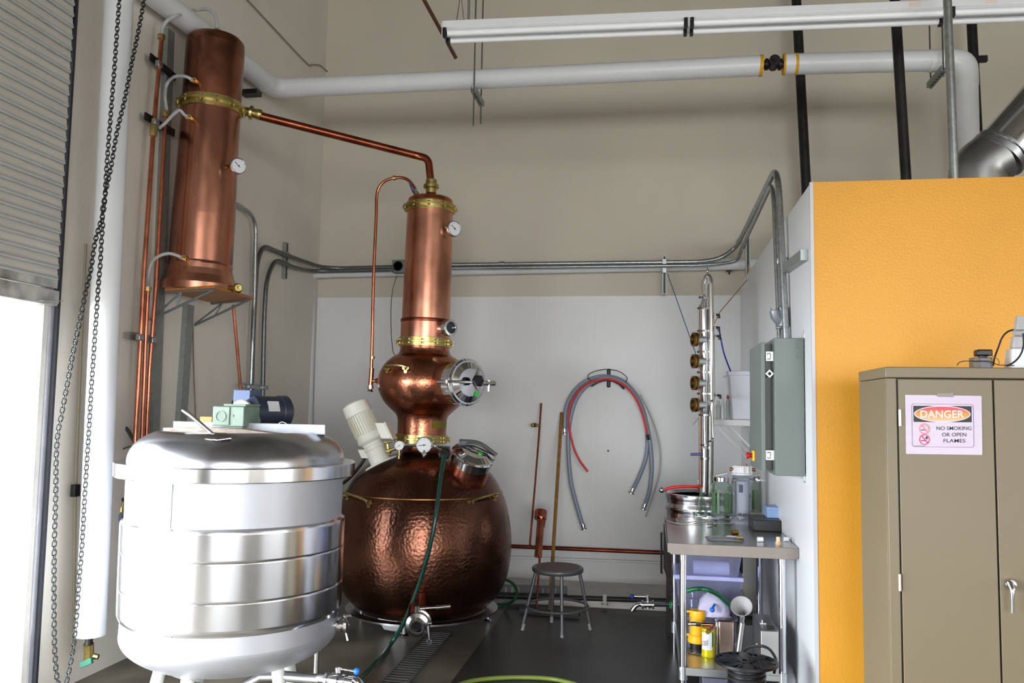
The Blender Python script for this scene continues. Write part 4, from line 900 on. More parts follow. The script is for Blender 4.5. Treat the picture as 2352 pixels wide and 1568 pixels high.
one('perforated_strut', 'second slotted strut on floor right under the black curb pipe', 'strut', MB().bar(P(1120, 1378, y=6.98), P(1228, 1382, y=6.98), .03, .03), M('strut_dark', (88, 90, 92)))

# ================= conduits =================
def conduit(pts, r, label, cl=(), name='electrical_conduit'):
    tt = thing(name, label, 'conduit', pts[-1], 'galvanised conduits')
    build('conduit_pipe', MB().tube(bends(pts, .22, 8), r, 14), galv if 'galv' in label else dgalv, tt)
    for a, b_ in cl: build('coupling', MB().cyl(a, b_, r*1.3, n=12), galv, tt)
    return tt
xw = XL+.06
zl_ = lambda px, py: P(px, py, x=xw)
conduit([zl_(470, 440), zl_(550, 470), zl_(588, 500), zl_(584, 700), zl_(573, 960), zl_(562, 1250)], .016, 'galvanised conduit emerging behind tall copper column then dropping to wall clamp')
yb = YB-.2
bw = lambda px, py, d=0: P(px, py, y=yb-d)
conduit([zl_(567, 1250), zl_(575, 960), zl_(578, 880), zl_(583, 720), zl_(590, 600), zl_(604, 564), zl_(660, 587), bw(746, 617), bw(905, 613)], .02, 'outer of two dull conduits bending from left wall corner to grey box')
conduit([zl_(598, 1250), zl_(602, 960), zl_(604, 880), zl_(607, 720), zl_(612, 640), zl_(632, 594), zl_(668, 612), bw(715, 623), bw(905, 619, .01)], .019, 'inner of two dull conduits bending from left wall corner to grey box')
yc3 = lambda: 0
conduit([bw(930, 609), bw(1610, 601), bw(1655, 594, .05), P(1692, 566, y=7.7), P(1786, 378, y=5.16), P(1806, 780, y=5.05)], .0195, 'upper galvanised conduit along back wall rising to bend above electrical panel', [(bw(1146, 606), bw(1158, 606)), (P(1696, 558, y=7.6), P(1699, 552, y=7.55))])
conduit([bw(930, 617, .01), bw(1625, 609, .01), P(1694, 600, y=7.74), P(1703, 572, y=7.6), P(1776, 412, y=5.36), P(1791, 780, y=5.2)], .0155, 'lower galvanised conduit along back wall rising to bend above electrical panel', [(P(1706, 568, y=7.5), P(1709, 561, y=7.45))])
jb = thing('junction_box', 'square grey junction box with round cover behind still column', 'junction box', P(916, 630, y=YB-.05))
c = P(918, 613, y=YB-.16)
build('box', MB().obox(c, (.125, 0, 0), (0, .1, 0), (0, 0, .125)), M('box_grey', (130, 134, 134), .45, metal=.5), jb, bevel=.008)
build('cover', MB().lathe([(.048, 0), (.05, .004), (.044, .006), (.042, -.0), (0, -.0)], c+V((0, -.051, 0)), (0, -1, 0), 28), M('cover_dark', (64, 66, 70), .4), jb)
one('thin_black_wire', 'thin dark wire hanging from junction box to still helmet', 'wire', MB().tube(smoothpts([P(912, 632, y=YB-.1), P(902, 665, y=7.4), P(898, 710, y=7.0), P(899, 770, y=6.7), P(903, 808, y=6.5), P(908, 815, y=YS)], 6), .003, 6), dark)
def strutv(px, py0, py1, x=None, y=None, w_=.041, label='', clamps=()):
    kw = dict(x=x) if x is not None else dict(y=y)
    a, b_ = P(px, py0, **kw), P(px, py1, **kw); a = V((b_.x, b_.y, a.z))
    tt = thing('conduit_strut', label, 'strut', b_)
    if y is not None: build('channel', MB().bar(a, b_, w_, .035, (1, 0, 0)), strutm, tt); sl_ = V((0, -.019, 0)); sd = (w_*.45, 0, 0); dp_ = (0, .004, 0)
    else: build('channel', MB().bar(a, b_, w_, .035, (0, 1, 0)), strutm, tt); sl_ = V((.019 if x < 0 else -.019, 0, 0)); sd = (0, w_*.45, 0); dp_ = (.004, 0, 0)
    build('channel_groove', MB().obox((a+b_)/2+sl_, sd, dp_, (0, 0, (a.z-b_.z)*.96)), M('groove_dark', (70, 72, 72), .5, metal=.5), tt)
    for py in clamps:
        build('clamp', MB().obox(P(px, py, **kw)+sl_*1.8, tuple(2.2*q for q in sd), tuple(5*q for q in dp_), (0, 0, .05)), galv, tt, bevel=.004)
    return tt
strutv(653, 556, 640, x=XL+.02, label='short vertical strut holding two dull conduits near back corner', clamps=(585, 607))
strutv(1526, 588, 676, y=YB-.19, label='short vertical strut on back wall clamping two conduits above blue rope', clamps=(602, 622))
strutv(1718, 540, 675, y=YB-.35, label='vertical strut at right corner beside the partition wall top')
tt = thing('conduit_strut', 'open ended strut sticking out of white partition holding conduits near panel', 'strut', P(1845, 600, x=XP-.02))
s1, s2 = P(1848, 585, x=XP-.02), P(1806, 616, x=XP-.02)
build('channel', MB().bar(s1, s2, .04, .055, (1, 0, 0)), strutm, tt)
build('clamp', MB().obox(P(1795, 600, y=5.15), (.06, 0, 0), (0, .05, 0), (0, 0, .04)), galv, tt, bevel=.004)
tt = thing('conduit_clamp_bar', 'slotted clamp bar holding vertical conduits on left wall behind blue motor', 'bracket', P(585, 895, x=xw))
build('bar', MB().bar(P(553, 884, x=xw+.0), P(613, 890, x=xw+.0), .035, .03, (0, 0, 1)), strutm, tt)
build('clamp', MB().obox(P(575, 888, x=xw+.03), (.03, 0, 0), (0, .09, 0), (0, 0, .03)), galv, tt, bevel=.004)
build('clamp', MB().obox(P(604, 890, x=xw+.03), (.03, 0, 0), (0, .06, 0), (0, 0, .03)), galv, tt, bevel=.004)
# white corner pipe
t = thing('white_corner_pipe', 'white pipe rising near back left corner then running right beneath conduits', 'pipe', P(708, 970, y=YB-.1))
build('pipe', MB().tube(bends([P(701, 1310, y=YB-.08), P(712, 627, y=YB-.08), P(1745, 606, y=YB-.08)], .07, 6), .05, 24), pvcw, t)
build('elbow', MB().tube(bends([P(711, 680, y=YB-.08), P(712, 627, y=YB-.08), P(760, 626, y=YB-.08)], .07, 6), .054, 24), pvcw, t)
one('thin_wall_conduit', 'thin dark conduit with black clamp beside white corner pipe', 'conduit', MB().tube([P(703, 632, y=YB-.06), P(684, 1310, y=YB-.06)], .009), M('conduit_brown', (96, 92, 84), .5))
one('black_pipe_clamp', 'small black clamp beside white corner pipe', 'clamp', MB().obox(P(692, 857, y=YB-.08), (.055, 0, 0), (0, .04, 0), (0, 0, .05)), black, bevel=.004)
one('small_wall_bracket', 'tiny dark bracket under the white pipe near partition corner', 'bracket', MB().obox(P(1674, 622, y=YB-.06), (.045, 0, 0), (0, .04, 0), (0, 0, .015)).obox(P(1675, 626, y=YB-.06), (.015, 0, 0), (0, .03, 0), (0, 0, .03)), blk)
one('yellow_block', 'small yellow block at top corner of partition', 'block', MB().box((P(1718, 630, y=7.4).x, 7.35, P(1718, 634, y=7.4).z), (XP+.02, 7.45, P(1718, 610, y=7.4).z)), M('block_yellow', (180, 130, 40), .5))

# ================= small column still on the steel drum =================
YD = 6.45
RDm = .285
dc = P(1524, 1128, y=YD); dcx = dc.x+RDm; dtop = dc.z
drum = thing('drum_still', 'small steel column still on a shiny drum behind the worktable', 'still', V((dcx, YD, 0)))
DA = V((dcx, YD, 0))
zp = lambda py: P(1560, py, y=YD).z
z4 = zp(1205)
build('drum', MB().lathe([(RDm*.86, dtop-.02), (RDm*.95, dtop-.0), (RDm, dtop-.006), (RDm, dtop-.03), (RDm*.985, dtop-.045), (RDm*.975, dtop-.07), (RDm*1.0, dtop-.1), (RDm*1.005, dtop-.115), (RDm*.975, dtop-.135), (RDm*.975, z4)][::-1], DA, (0, 0, 1), 64), steelb, drum, sharp=50)
build('drum_lid', MB().lathe([(0, dtop-.02), (RDm*.9, dtop-.02)], DA, (0, 0, 1), 48), steeld, drum)
dj = M('jacket_dark', (56, 52, 50), .5, var=.3)
build('drum_jacket', MB().lathe([(RDm*.93, 0), (RDm*.93, zp(1322)), (RDm*.97, zp(1312)), (RDm*1.0, zp(1305)), (RDm*1.0, z4)], DA, (0, 0, 1), 64), dj, drum)
build('side_handle', MB().tube(bends([P(1522, 1224, y=YD-.0), P(1519, 1224, y=YD), P(1519, 1315, y=YD), P(1522, 1315, y=YD)], .01, 3), .008, 8), blk, drum)
build('cap_fitting', MB().ball(P(1520, 1125, y=YD-.05), .022).cyl(P(1522, 1125, y=YD-.05), P(1532, 1125, y=YD-.05), .012), steel, drum)
one('red_hose', 'red hose lying over the shiny drum rim', 'hose', MB().tube(smoothpts([P(1527, 1124, y=YD-.08), P(1545, 1119, y=YD-.1), P(1575, 1117, y=YD-.12), P(1606, 1118, y=YD-.1), P(1622, 1120, y=YD)], 5), .0105), M('hose_red', (225, 34, 30)))
one('small_wire_nut', 'small blue connector on drum top', 'connector', MB().ball(P(1590, 1124, y=YD-.1), .009), M('con_blue', (50, 70, 190), .4)) if False else None
# outlet with valve
yz = YD-.3
vo = thing('drum_outlet_valve', 'chrome spout with blue ball knob on lever at drum bottom', 'valve', P(1490, 1398, y=yz))
build('pipe', MB().tube(bends([P(1560, 1388, y=yz+.1), P(1462, 1387, y=yz), P(1452, 1402, y=yz)], .05, 6), .0165, 16), chrome, vo)
build('valve_body', MB().cyl(P(1474, 1388, y=yz), P(1478, 1388, y=yz), .03, n=20).cyl(P(1479, 1388, y=yz), P(1497, 1388, y=yz), .022, n=20).cyl(P(1498, 1388, y=yz), P(1502, 1388, y=yz), .03, n=20).cyl(P(1488, 1397, y=yz), P(1488, 1380, y=yz), .016), steel, vo)
build('valve_stem', MB().cyl(P(1488, 1382, y=yz), P(1487, 1367, y=yz), .015), chrome, vo)
build('lever', MB().cyl(P(1487, 1370, y=yz), P(1456, 1369, y=yz), .004), chrome, vo)
build('ball_knob', MB().ball(P(1452, 1369, y=yz), .0165), M('knob_navy', (24, 48, 140), .3), vo)
build('green_fitting', MB().cyl(P(1537, 1387, y=yz-.1), P(1547, 1389, y=yz-.1), .026, n=10), M('cap_green', (30, 120, 60), .4), drum, bevel=.003)
# columns
def ccol(pr, y, mat, name, n=20):
    "pr: (px, py, hw) down a vertical-ish pipe"
    pts = [P(a, b_, y=y) for a, b_, h in pr]; rs_ = [h*mpp(p) for p, (a, b_, h) in zip(pts, pr)]
    return build(name, MB().tube(pts, rs_, n), mat, drum)
yq = YD-.1
ccol([(1609, 700, 3.2), (1608, 830, 3.2), (1609, 1165, 3.4)], yq+.06, M('rod_brown', (128, 100, 86), .35, metal=.9), 'support_rod', 14)
ccol([(1632, 930, 7.5), (1630, 1165, 8)], yq+.05, steeld if False else M('pipe_grey_steel', (150, 152, 148), .4, metal=.9), 'rear_pipe')
A_ = ccol([(1622, 652, 5), (1621, 676, 5), (1618, 690, 6), (1615, 704, 8), (1618, 712, 8.5), (1619, 940, 8.5), (1618, 948, 4.5), (1618, 955, 3.6), (1619, 1018, 3.6)], yq, steel, 'rectifying_column')
ccol([(1618, 1050, 4.6), (1617, 1168, 4.6)], yq, chrome, 'lower_pipe')
B_ = ccol([(1632, 650, 6.3), (1634, 760, 6.4), (1636, 918, 6.8), (1636, 922, 4), (1635, 940, 5.8), (1636, 956, 2.2), (1638, 1005, 2.2)], yq-.02, M('condenser_steel', (210, 206, 200), .18, metal=1, var=.05), 'condenser')
build('elbow_pipe', MB().tube(bends([P(1638, 1000, y=yq-.02), P(1638, 1011, y=yq), P(1626, 1014, y=yq)], .02, 4), .006, 10), chrome, drum)
build('top_bend', MB().tube(smoothpts([P(1617, 676, y=yq), P(1616, 652, y=yq), P(1619, 640, y=yq), P(1625, 633, y=yq), P(1631, 638, y=yq-.01), P(1634, 652, y=yq-.02)], 5), .017, 16), chrome, drum)
build('spire', MB().lathe([(.013, 0), (.009, .01), (.013, .02), (.006, .03), (.008, .04), (.002, .07), (0, .075)], P(1625, 634, y=yq), (0, 0, 1), 16), steel, drum)
for py, hw in ((683, 9), (708, 12), (760, 12), (808, 12.5), (855, 12.5), (904, 12.5), (953, 9), (1022, 5), (1053, 5)):
    c = P(1620, py, y=yq); m_ = mpp(c)
    cl = build('tri_clamp', MB().ring(c, V((0, 0, 1)), .004, hw*m_*.93, .016, 28), chrome, drum, bevel=.002)
    build('wing_nut', MB().cyl(c-V((hw*m_, .01, 0)), c-V((hw*m_+.02, .01, 0)), .008, n=8), steeld, cl)
for i, py in enumerate((780, 830, 880, 930)):
    c = P(1620, py, y=yq-.0); d_ = V((-.93, -.34, 0)).normalized(); l_ = .098; e_ = c+d_*l_
    s_ = build('sight_port', MB().cyl(c, e_-d_*.03, .033, n=24), steel, drum)
    build('ring_nut', MB().lathe([(.035, l_-.034), (.052, l_-.032), (.052, l_-.02), (.045, l_-.018), (.052, l_-.014), (.053, l_), (.04, l_+.002), (.038, l_-.02)], c, d_, 28), bronze, s_)
    build('glass', MB().cyl(c+d_*(l_-.03), c+d_*(l_-.02), .04, n=24), flatm('dark_glass', (58, 62, 68)), s_)
for px, py in ((1651, 723), (1651, 752), (1653, 772), (1654, 908)):
    c = P(px, py, y=yq-.03); r0 = P(1638, py-1, y=yq-.02)
    f_ = build('hose_fitting', MB().cyl(r0, c, .007), steel, drum)
    build('black_elbow', MB().tube([c-V((.02, 0, 0)), c, c-V((0, 0, .025))], .011, 10), black, f_)
build('drain_spout', MB().bar(P(1608, 954, y=yq-.05), P(1592, 976, y=yq-.05), .02, .006), steeld, drum)
build('valve', MB().cyl(P(1617, 1030, y=yq), P(1617, 1050, y=yq), .017, n=12).cyl(P(1617, 1043, y=yq), P(1610, 1043, y=yq), .009), chrome, drum)
build('blue_lever', MB().bar(P(1613, 1043, y=yq-.02), P(1586, 1043, y=yq-.02), .02, .008, (0, 0, 1)), navy, drum, bevel=.004)
one('blue_tube', 'thin blue tube from column still down to white bin', 'tube', MB().tube(smoothpts([P(1652, 757, y=yq-.03), P(1656, 780, y=yq), P(1664, 815, y=yq), P(1678, 852, y=yq+.1)], 5), .006, 8), M('tube_blue', (24, 40, 140), .35))
one('blue_rope', 'thin blue rope from wall strut to column still', 'rope', MB().tube([P(1533, 628, y=YB-.1), P(1598, 812, y=yq-.05)], .0035, 6), M('rope_blue', (50, 100, 150), .6))
one('yellow_rope', 'thin yellow rope from partition corner to column still', 'rope', MB().tube([P(1716, 643, y=7.15), P(1712, 647, y=7.1), P(1652, 718, y=yq-.03), P(1641, 742, y=yq)], .0035, 6), M('rope_yellow', (170, 130, 60), .6))

# ================= white wall shelf, bin, glassware =================
sy0, sy1 = 6.5, 7.2
sxl = P(1636, 970, y=sy0).x; szt = P(1650, 963, y=sy0).z; szb = P(1650, 977, y=sy0).z
t = thing('white_shelf', 'white wall shelf on diagonal brackets beside the electrical panel', 'shelf', V((XP, sy0, szb)))
build('shelf_board', MB().box((sxl, sy0, szb), (XP-.003, sy1, szt)), whitep, t, bevel=.004)
for i, (a, b_) in enumerate((((1675, 979), (1728, 1031)), ((1656, 979), (1727, 1046)), ((1642, 979), (1726, 1062)))):
    yy = sy0+.05+i*.2; p0, p1 = P(*a, y=yy), P(*b_, y=yy)
    build('bracket', MB().bar(V((p0.x, yy, szb)), V((min(XP-.01, p1.x), yy, p1.z)), .016, .012, (0, 1, 0)), whitep, t)
build('bracket_rail', MB().box((P(1723, 1000, y=sy0).x, sy0, P(1727, 1053, y=sy0).z), (P(1730, 1000, y=sy0).x, sy0+.05, P(1727, 990, y=sy0).z)), strutm, t)
bn = thing('white_bin', 'tall white plastic bin on the white shelf', 'bin', P(1712, 965, y=sy0+.1))
yb0, yb1 = sy0+.02, sy0+.5
zt_, zb2 = P(1680, 851, y=yb0).z, szt
a0, a1__, b0, b1 = P(1674, 851, y=yb0).x, XP-.02, P(1684, 962, y=yb0).x, XP-.04
build('bin_body', MB().hexa([(b0, yb0+.02, zb2), (b1, yb0+.02, zb2), (b1, yb1, zb2), (b0, yb1, zb2), (a0, yb0, zt_-.03), (a1__, yb0, zt_-.03), (a1__, yb1, zt_-.03), (a0, yb1, zt_-.03)]), M('bin_white', (226, 228, 236), .4, var=.02), bn, bevel=.01)
build('bin_rim', MB().box((a0-.008, yb0-.008, zt_-.035), (a1__+.008, yb1+.008, zt_)), M('bin_white', (226, 228, 236)), bn, bevel=.006)
glass = M('thin_glass', (225, 230, 228), .05, trans=.85, var=.02, ior=1.2)
for i, (px, py0, hw, lab) in enumerate(((1650, 920, 6, 'leftmost small glass bottle on white shelf'), (1660, 915, 4.5, 'slim white glass vial on white shelf between clear bottles'), (1672, 905, 4.5, 'glass tube with red band leaning by white bin'))):
    a, b_ = P(px, 961, y=sy0+.1), P(px, py0, y=sy0+.1); a.z = szt+.001; r = hw*mpp(a)
    tt = thing('glass_bottle', lab, 'glassware', a, 'glassware on the white shelf')
    h = b_.z-a.z
    build('glass_body', MB().lathe([(0, 0), (r, 0), (r, h*.7), (r*.6, h*.82), (r*.6, h), (r*.45, h), (r*.45, h*.8), (r*.85, h*.68), (r*.85, .006), (0, .006)], a, (0, 0, 1), 20), glass if i != 1 else M('white_glass', (225, 225, 230), .3), tt)
    if i == 2: build('red_band', MB().cyl(a+V((0, 0, h*.82)), a+V((0, 0, h*.92)), r*.66), flatm('band_red', (150, 50, 60)), tt)

# ================= electrical panel =================
pm = M('panel_grey_green', (98, 107, 103), .4, var=.04, scale=4)
yp0, yp1 = 4.62, 5.22
pxl = P(1779, 900, y=yp0).x; pz0, pz1 = P(1815, 1093, y=yp0).z, P(1815, 776, y=yp0).z
ep = thing('electrical_cabinet', 'grey green electrical cabinet mounted on the white partition wall', 'electrical cabinet', V((XP, yp0, pz0)))
build('cabinet_body', MB().box((pxl, yp0, pz0), (XP-.004, yp1, pz1)), pm, ep, bevel=.003)
dxl = P(1748, 900, y=yp0+.06).x-.0; dxr = P(1758, 900, y=yp0+.06).x+.0
dz0, dz1 = P(1752, 1081, y=yp0+.08).z, P(1752, 787, y=yp0+.08).z
build('cabinet_door', MB().box((dxl, yp0+.05, dz0), (dxr, yp1-.01, dz1)), pm, ep, bevel=.003)
build('door_gap_shade', MB().box((dxr-.004, yp0+.075, dz0+.01), (pxl+.002, yp1-.03, dz1-.01)), black, ep)  # black filler paints the shaded recess behind the door
for py in (818, 1045):
    q = P(1767, py, y=yp0+.04)
    l_ = build('latch', MB().obox(q+V((-.003, 0, 0)), (.02, 0, 0), (0, .03, 0), (0, 0, .035)), brass if False else galv, ep, bevel=.005)
    build('latch_hook', MB().bar(q+V((-.018, -.0, 0)), q+V((.03, 0, .0)), .01, .05, (0, 1, 0)), galv, l_)
q = P(1767, 858, y=yp0+.04); build('padlock_hasp', MB().ring(q, V((0, 1, 0)), .012, .022, .02, 4), galv, ep)
for px, py, r in ((1839, 790, .027), (1837, 817, .018)):
    c = P(px, py, y=yp0-.001); build('knockout', MB().ring(c, V((0, 1, 0)), r-.0015, r, .003, 32), M('knockout_line', (112, 126, 120), .4), ep)
for py in (768, 1097):
    c = P(1850, py, y=yp0+.02); build('mounting_tab', MB().obox(c, (.02, 0, 0), (0, .01, 0), (0, 0, .05)), galv, ep, bevel=.008)
es = thing('emergency_stop', 'red stop button on yellow base on the panel door', 'switch', P(1738, 1057, y=5.0))
eb = P(1736, 1046, y=5.0)
build('yellow_base', MB().box((dxl-.012, 4.96, P(1736, 1058, y=5.0).z), (dxl, 5.04, P(1736, 1034, y=5.0).z)), M('stop_yellow', (235, 190, 40), .45), es, bevel=.003)
build('red_button', MB().lathe([(.012, 0), (.012, .016), (.02, .018), (.02, .03), (0, .034)], V((dxl-.012, 5.0, eb.z)), (-1, 0, 0), 24), M('stop_red', (190, 20, 20), .35), es)
fy = M('fitting_grey', (138, 142, 146), .4, metal=.4)
t = thing('conduit_fitting', 'grey Y shaped conduit seal fitting above the electrical panel', 'fitting', P(1795, 752, y=5.1))
build('body', MB().tube([P(1797, 706, y=5.1), P(1799, 750, y=5.1)], .036, 16).tube([P(1779, 712, y=5.08), P(1781, 726, y=5.08), P(1795, 745, y=5.1)], [.03, .03, .026], 14).tube([P(1791, 735, y=5.12), P(1792, 755, y=5.12)], .026, 12), fy, t, bevel=.004)
build('plug', MB().cyl(P(1779, 707, y=5.08), P(1779, 714, y=5.08), .022, n=8), fy, t)

# ================= worktable =================
zt0 = .89
tfl, tfr = P(1534, 1251, z=zt0), P(1843, 1255, z=zt0)
ty0 = (tfl.y+tfr.y)/2; ty1 = P(1525, 1188, z=zt0).y
tx0, tx1 = tfl.x, min(tfr.x, XP-.001)
t = thing('steel_worktable', 'stainless steel worktable with tubular legs along the white partition', 'table', V((tx0, ty0, 0)))
ss = M('table_steel', (172, 170, 168), .24, metal=1, var=.1, rvar=.04, scale=6)
build('tabletop', MB().box((tx0, ty0, zt0-.004), (tx1, ty1, zt0)).box((tx0, ty0, zt0-.05), (tx0+.003, ty1, zt0)).box((tx1-.003, ty0, zt0-.05), (tx1, ty1, zt0)), ss, t, sharp=20)
build('apron', MB().prism([(tx0, ty0-.002, zt0), (tx0, ty0-.002, zt0-.045), (tx0+.02, ty0-.002, zt0-.062), (tx1-.02, ty0-.002, zt0-.062), (tx1, ty0-.002, zt0-.045), (tx1, ty0-.002, zt0)], (0, .006, 0)), M('apron_steel', (132, 124, 118), .5, metal=.75, var=.12, stretch=(1, 1, .2)), t, bevel=.0015)
ly0, ly1 = ty0+.07, ty1-.07
fxl, fxr = P(1569, 1400, y=ly0).x, P(1797, 1400, y=ly0).x
shz = P(1680, 1537, y=ly0).z
for lx, ly in ((fxl, ly0), (fxr, ly0), (fxl-.02, ly1), (fxr, ly1)):
    l_ = build('leg', MB().cyl((lx, ly, 0), (lx, ly, zt0-.004), .0195, n=24), chrome, t)
    build('leg_collar', MB().cyl((lx, ly, shz-.07), (lx, ly, shz+.0), .0245, n=24), M('collar_steel', (200, 202, 206), .3, metal=.9), l_)
    build('leg_socket', MB().cyl((lx, ly, zt0-.1), (lx, ly, zt0-.005), .0225, n=24), steel, l_)
build('lower_shelf', MB().box((fxl-.02, ly0-.02, shz-.045), (fxr+.02, ly1+.02, shz)), M('shelf_galv', (170, 172, 172), .3, metal=.9, var=.1), t, bevel=.003)

# on the table
def T_(px, py): return P(px, py, z=zt0)
gm_ = M('jar_glass', (225, 236, 230), .03, trans=.96, var=.04, ior=1.25)
gtint = M('jar_green_print', (104, 150, 96), .4, trans=.4, var=.25, scale=30)
def jar(px, pyb, pyt, hw, label):
    b_ = T_(px, pyb); m_ = mpp(b_); r = hw*m_; h = (pyb-pyt)*m_
    tt = thing('glass_jar', label, 'jar', b_, 'glass jars on the worktable')
    b_ = b_+V((0, 0, .0005))
    build('jar_glass', MB().lathe([(0, 0), (r*.9, 0), (r, h*.06), (r, h*.66), (r*.93, h*.76), (r*.7, h*.82), (r*.7, h*.9), (r*.65, h*.9), (r*.65, h*.82), (r*.88, h*.75), (r*.95, h*.66), (r*.95, h*.06), (0, h*.03)], b_, (0, 0, 1), 36), gm_, tt)
    build('metal_lid', MB().lathe([(r*.73, h*.86), (r*.75, h*.86), (r*.75, h*.95), (r*.7, h*.97), (0, h*.97)], b_, (0, 0, 1), 36), chrome, tt)
    for k, (a0, wd) in enumerate(((-1.0, .35), (-.45, .2), (.25, .45), (.95, .25))):
        build('green_print', MB().lathe([(r*1.004, h*.1), (r*1.004, h*.25), (r*1.004, h*.6)], b_, (0, 0, 1), 5, a0, a0+wd), gtint, tt)
    build('plastic_tag', MB().obox(b_+V((.0, 0, h*1.02)), (r*1.1, 0, r*.3), (0, r*.8, 0), (-.004, 0, .012)), M('film_white', (215, 215, 215), .3, trans=.3), tt, bevel=.003)
jar(1657, 1187, 1092, 25, 'large glass jar with green print nearest the drum on worktable')
jar(1744, 1176, 1092, 21, 'glass jar with green print behind the blue box')
jar(1693, 1168, 1098, 18, 'glass jar partly hidden behind the water filter') if True else None
fb0 = T_(1706, 1196); m_ = mpp(fb0); fr_ = 20*m_; fh = (1196-1070)*m_
t = thing('water_filter', 'clear cylindrical filter housing with white ribbed cap and copper ports', 'filter', fb0)
build('housing', MB().lathe([(fr_*.85, 0), (fr_*.9, fh*.1), (fr_, fh*.74), (fr_*1.2, fh*.76), (fr_*1.2, fh*.83)], fb0, (0, 0, 1), 32), M('housing_clear', (214, 220, 232), .06, trans=.92, ior=1.12), t)
build('cartridge', MB().cyl(fb0+V((0, 0, .004)), fb0+V((0, 0, fh*.72)), fr_*.62, n=28), flatm('cartridge_white', (222, 220, 224)), t)
build('cartridge_label', MB().lathe([(fr_*.63, fh*.52), (fr_*.63, fh*.66)], fb0, (0, 0, 1), 10, -.75, -.05), flatm('label_navy', (40, 40, 64)), t)
cap = MB().lathe([(fr_*1.15, fh*.83), (fr_*1.22, fh*.84), (fr_*1.22, fh*.86), (fr_*1.05, fh*.88), (fr_*1.05, fh*.97), (fr_*.95, fh), (0, fh)], fb0, (0, 0, 1), 32)
for k in range(12):
    a = 2*math.pi*k/12; cap.cyl(fb0+V((math.cos(a)*fr_*1.06, math.sin(a)*fr_*1.06, fh*.87)), fb0+V((math.cos(a)*fr_*1.0, math.sin(a)*fr_*1.0, fh*.99)), .006, n=8)
build('cap', cap, whitep, t)
for s_ in (-1, 1): build('port', MB().cyl(fb0+V((s_*fr_*1.0, 0, fh*.93)), fb0+V((s_*fr_*1.45, 0, fh*.93)), .011, n=14), copper2, t)
build('red_button', MB().cyl(fb0+V((fr_*.45, 0, fh)), fb0+V((fr_*.45, 0, fh*1.03)), .005), flatm('button_red', (200, 30, 40)), t)
def flask(px, pyb, pyt, hw, label, stop):
    b_ = T_(px, pyb); m_ = mpp(b_); r = hw*m_; h = (pyb-pyt)*m_
    tt = thing('glass_flask', label, 'flask', b_, 'conical flasks on the worktable')
    b_ = b_+V((0, 0, .0005))
    build('flask_glass', MB().lathe([(0, 0), (r*.95, 0), (r, h*.08), (r*.25, h*.78), (r*.25, h), (r*.2, h), (r*.2, h*.77), (r*.9, h*.09), (0, h*.03)], b_, (0, 0, 1), 28), gm_, tt)
    if stop: build('stopper', MB().cyl(b_+V((0, 0, h*.96)), b_+V((0, 0, h*1.13)), r*.28, r*.34), whitep, tt)
flask(1612, 1186, 1120, 15, 'conical glass flask closest to front left on worktable', False)
flask(1606, 1168, 1110, 14, 'conical glass flask with white stopper beside the drum', True)
def bx(name, label, cat, px0, px1, pyb, h, dep, mat, z=zt0, par=None, **k):
    a, b_ = P(px0, pyb, z=z), P(px1, pyb, z=z)
    return one(name, label, cat, MB().box((a.x, a.y, z), (b_.x, a.y+dep, z+h)), mat, bevel=.004, **k)
bk0 = T_(1731, 1219); bk1 = T_(1802, 1219)
zbk = .08
one('black_box', 'flat black box on worktable beneath the small blue box', 'box', MB().box((bk0.x, bk0.y, zt0), (min(bk1.x, XP-.004), bk0.y+.30, zt0+.068)), black, bevel=.004)
q0 = P(1762, 1189, z=zt0+.069); q1 = P(1797, 1189, z=zt0+.069)
one('blue_box', 'small light blue box sitting on the black box', 'box', MB().box((q0.x, q0.y, zt0+.069), (q1.x, q0.y+.16, zt0+.069+.062)).box((q0.x-.003, q0.y-.003, zt0+.069+.05), (q1.x+.003, q0.y+.163, zt0+.069+.068)), M('pale_blue', (132, 158, 200), .45), bevel=.003)
# crumpled bags
def bag(name, label, c, sx_, sy_, sz_, mat, seed, n=12, lo=.55):
    rnd = random.Random(seed); vs = []; fs = []
    for top in (1, 0):
        for i in range(n+1):
            for j in range(n+1):
                u, v = i/n*2-1, j/n*2-1; e = max(0, (1-u*u)*(1-v*v))
                vs.append(V((c[0]+u*sx_*(1+.12*rnd.uniform(-1, 1)), c[1]+v*sy_*(1+.1*rnd.uniform(-1, 1)), c[2]+(.0015 if not top else .002+sz_*e**.5*rnd.uniform(lo, 1.1)))))
    m = (n+1)**2
    for i in range(n):
        for j in range(n):
            a = i*(n+1)+j; fs.append((a, a+n+1, a+n+2, a+1)); fs.append((m+a, m+a+1, m+a+n+2, m+a+n+1))
    for i in range(n):
        for (a, b_) in ((i, i+1), (n*(n+1)+i, n*(n+1)+i+1), (i*(n+1), (i+1)*(n+1)), (i*(n+1)+n, (i+1)*(n+1)+n)): fs.append((a, b_, m+b_, m+a))
    return one(name, label, 'bag', MB().add(vs, fs), mat, sharp=180)
film = M('plastic_film', (236, 238, 244), .12, trans=.88, ior=1.1, var=.02)
c = T_(1708, 1203); bag('plastic_bag', 'crumpled clear plastic bag on worktable left of black box', c, .085, .05, .07, film, 3)
c = T_(1665, 1238); bag('zip_bag', 'clear zip bag of brass fittings near worktable front edge', c, .1, .075, .018, film, 5)
c2 = T_(1681, 1240)
one('paper_label', 'white paper label lying on the zip bag', 'label', MB().obox(c2+V((0, 0, .022)), (.055, -.02, 0), (.02, .05, 0), (0, 0, .001)), flatm('paper_white', (226, 226, 232)))
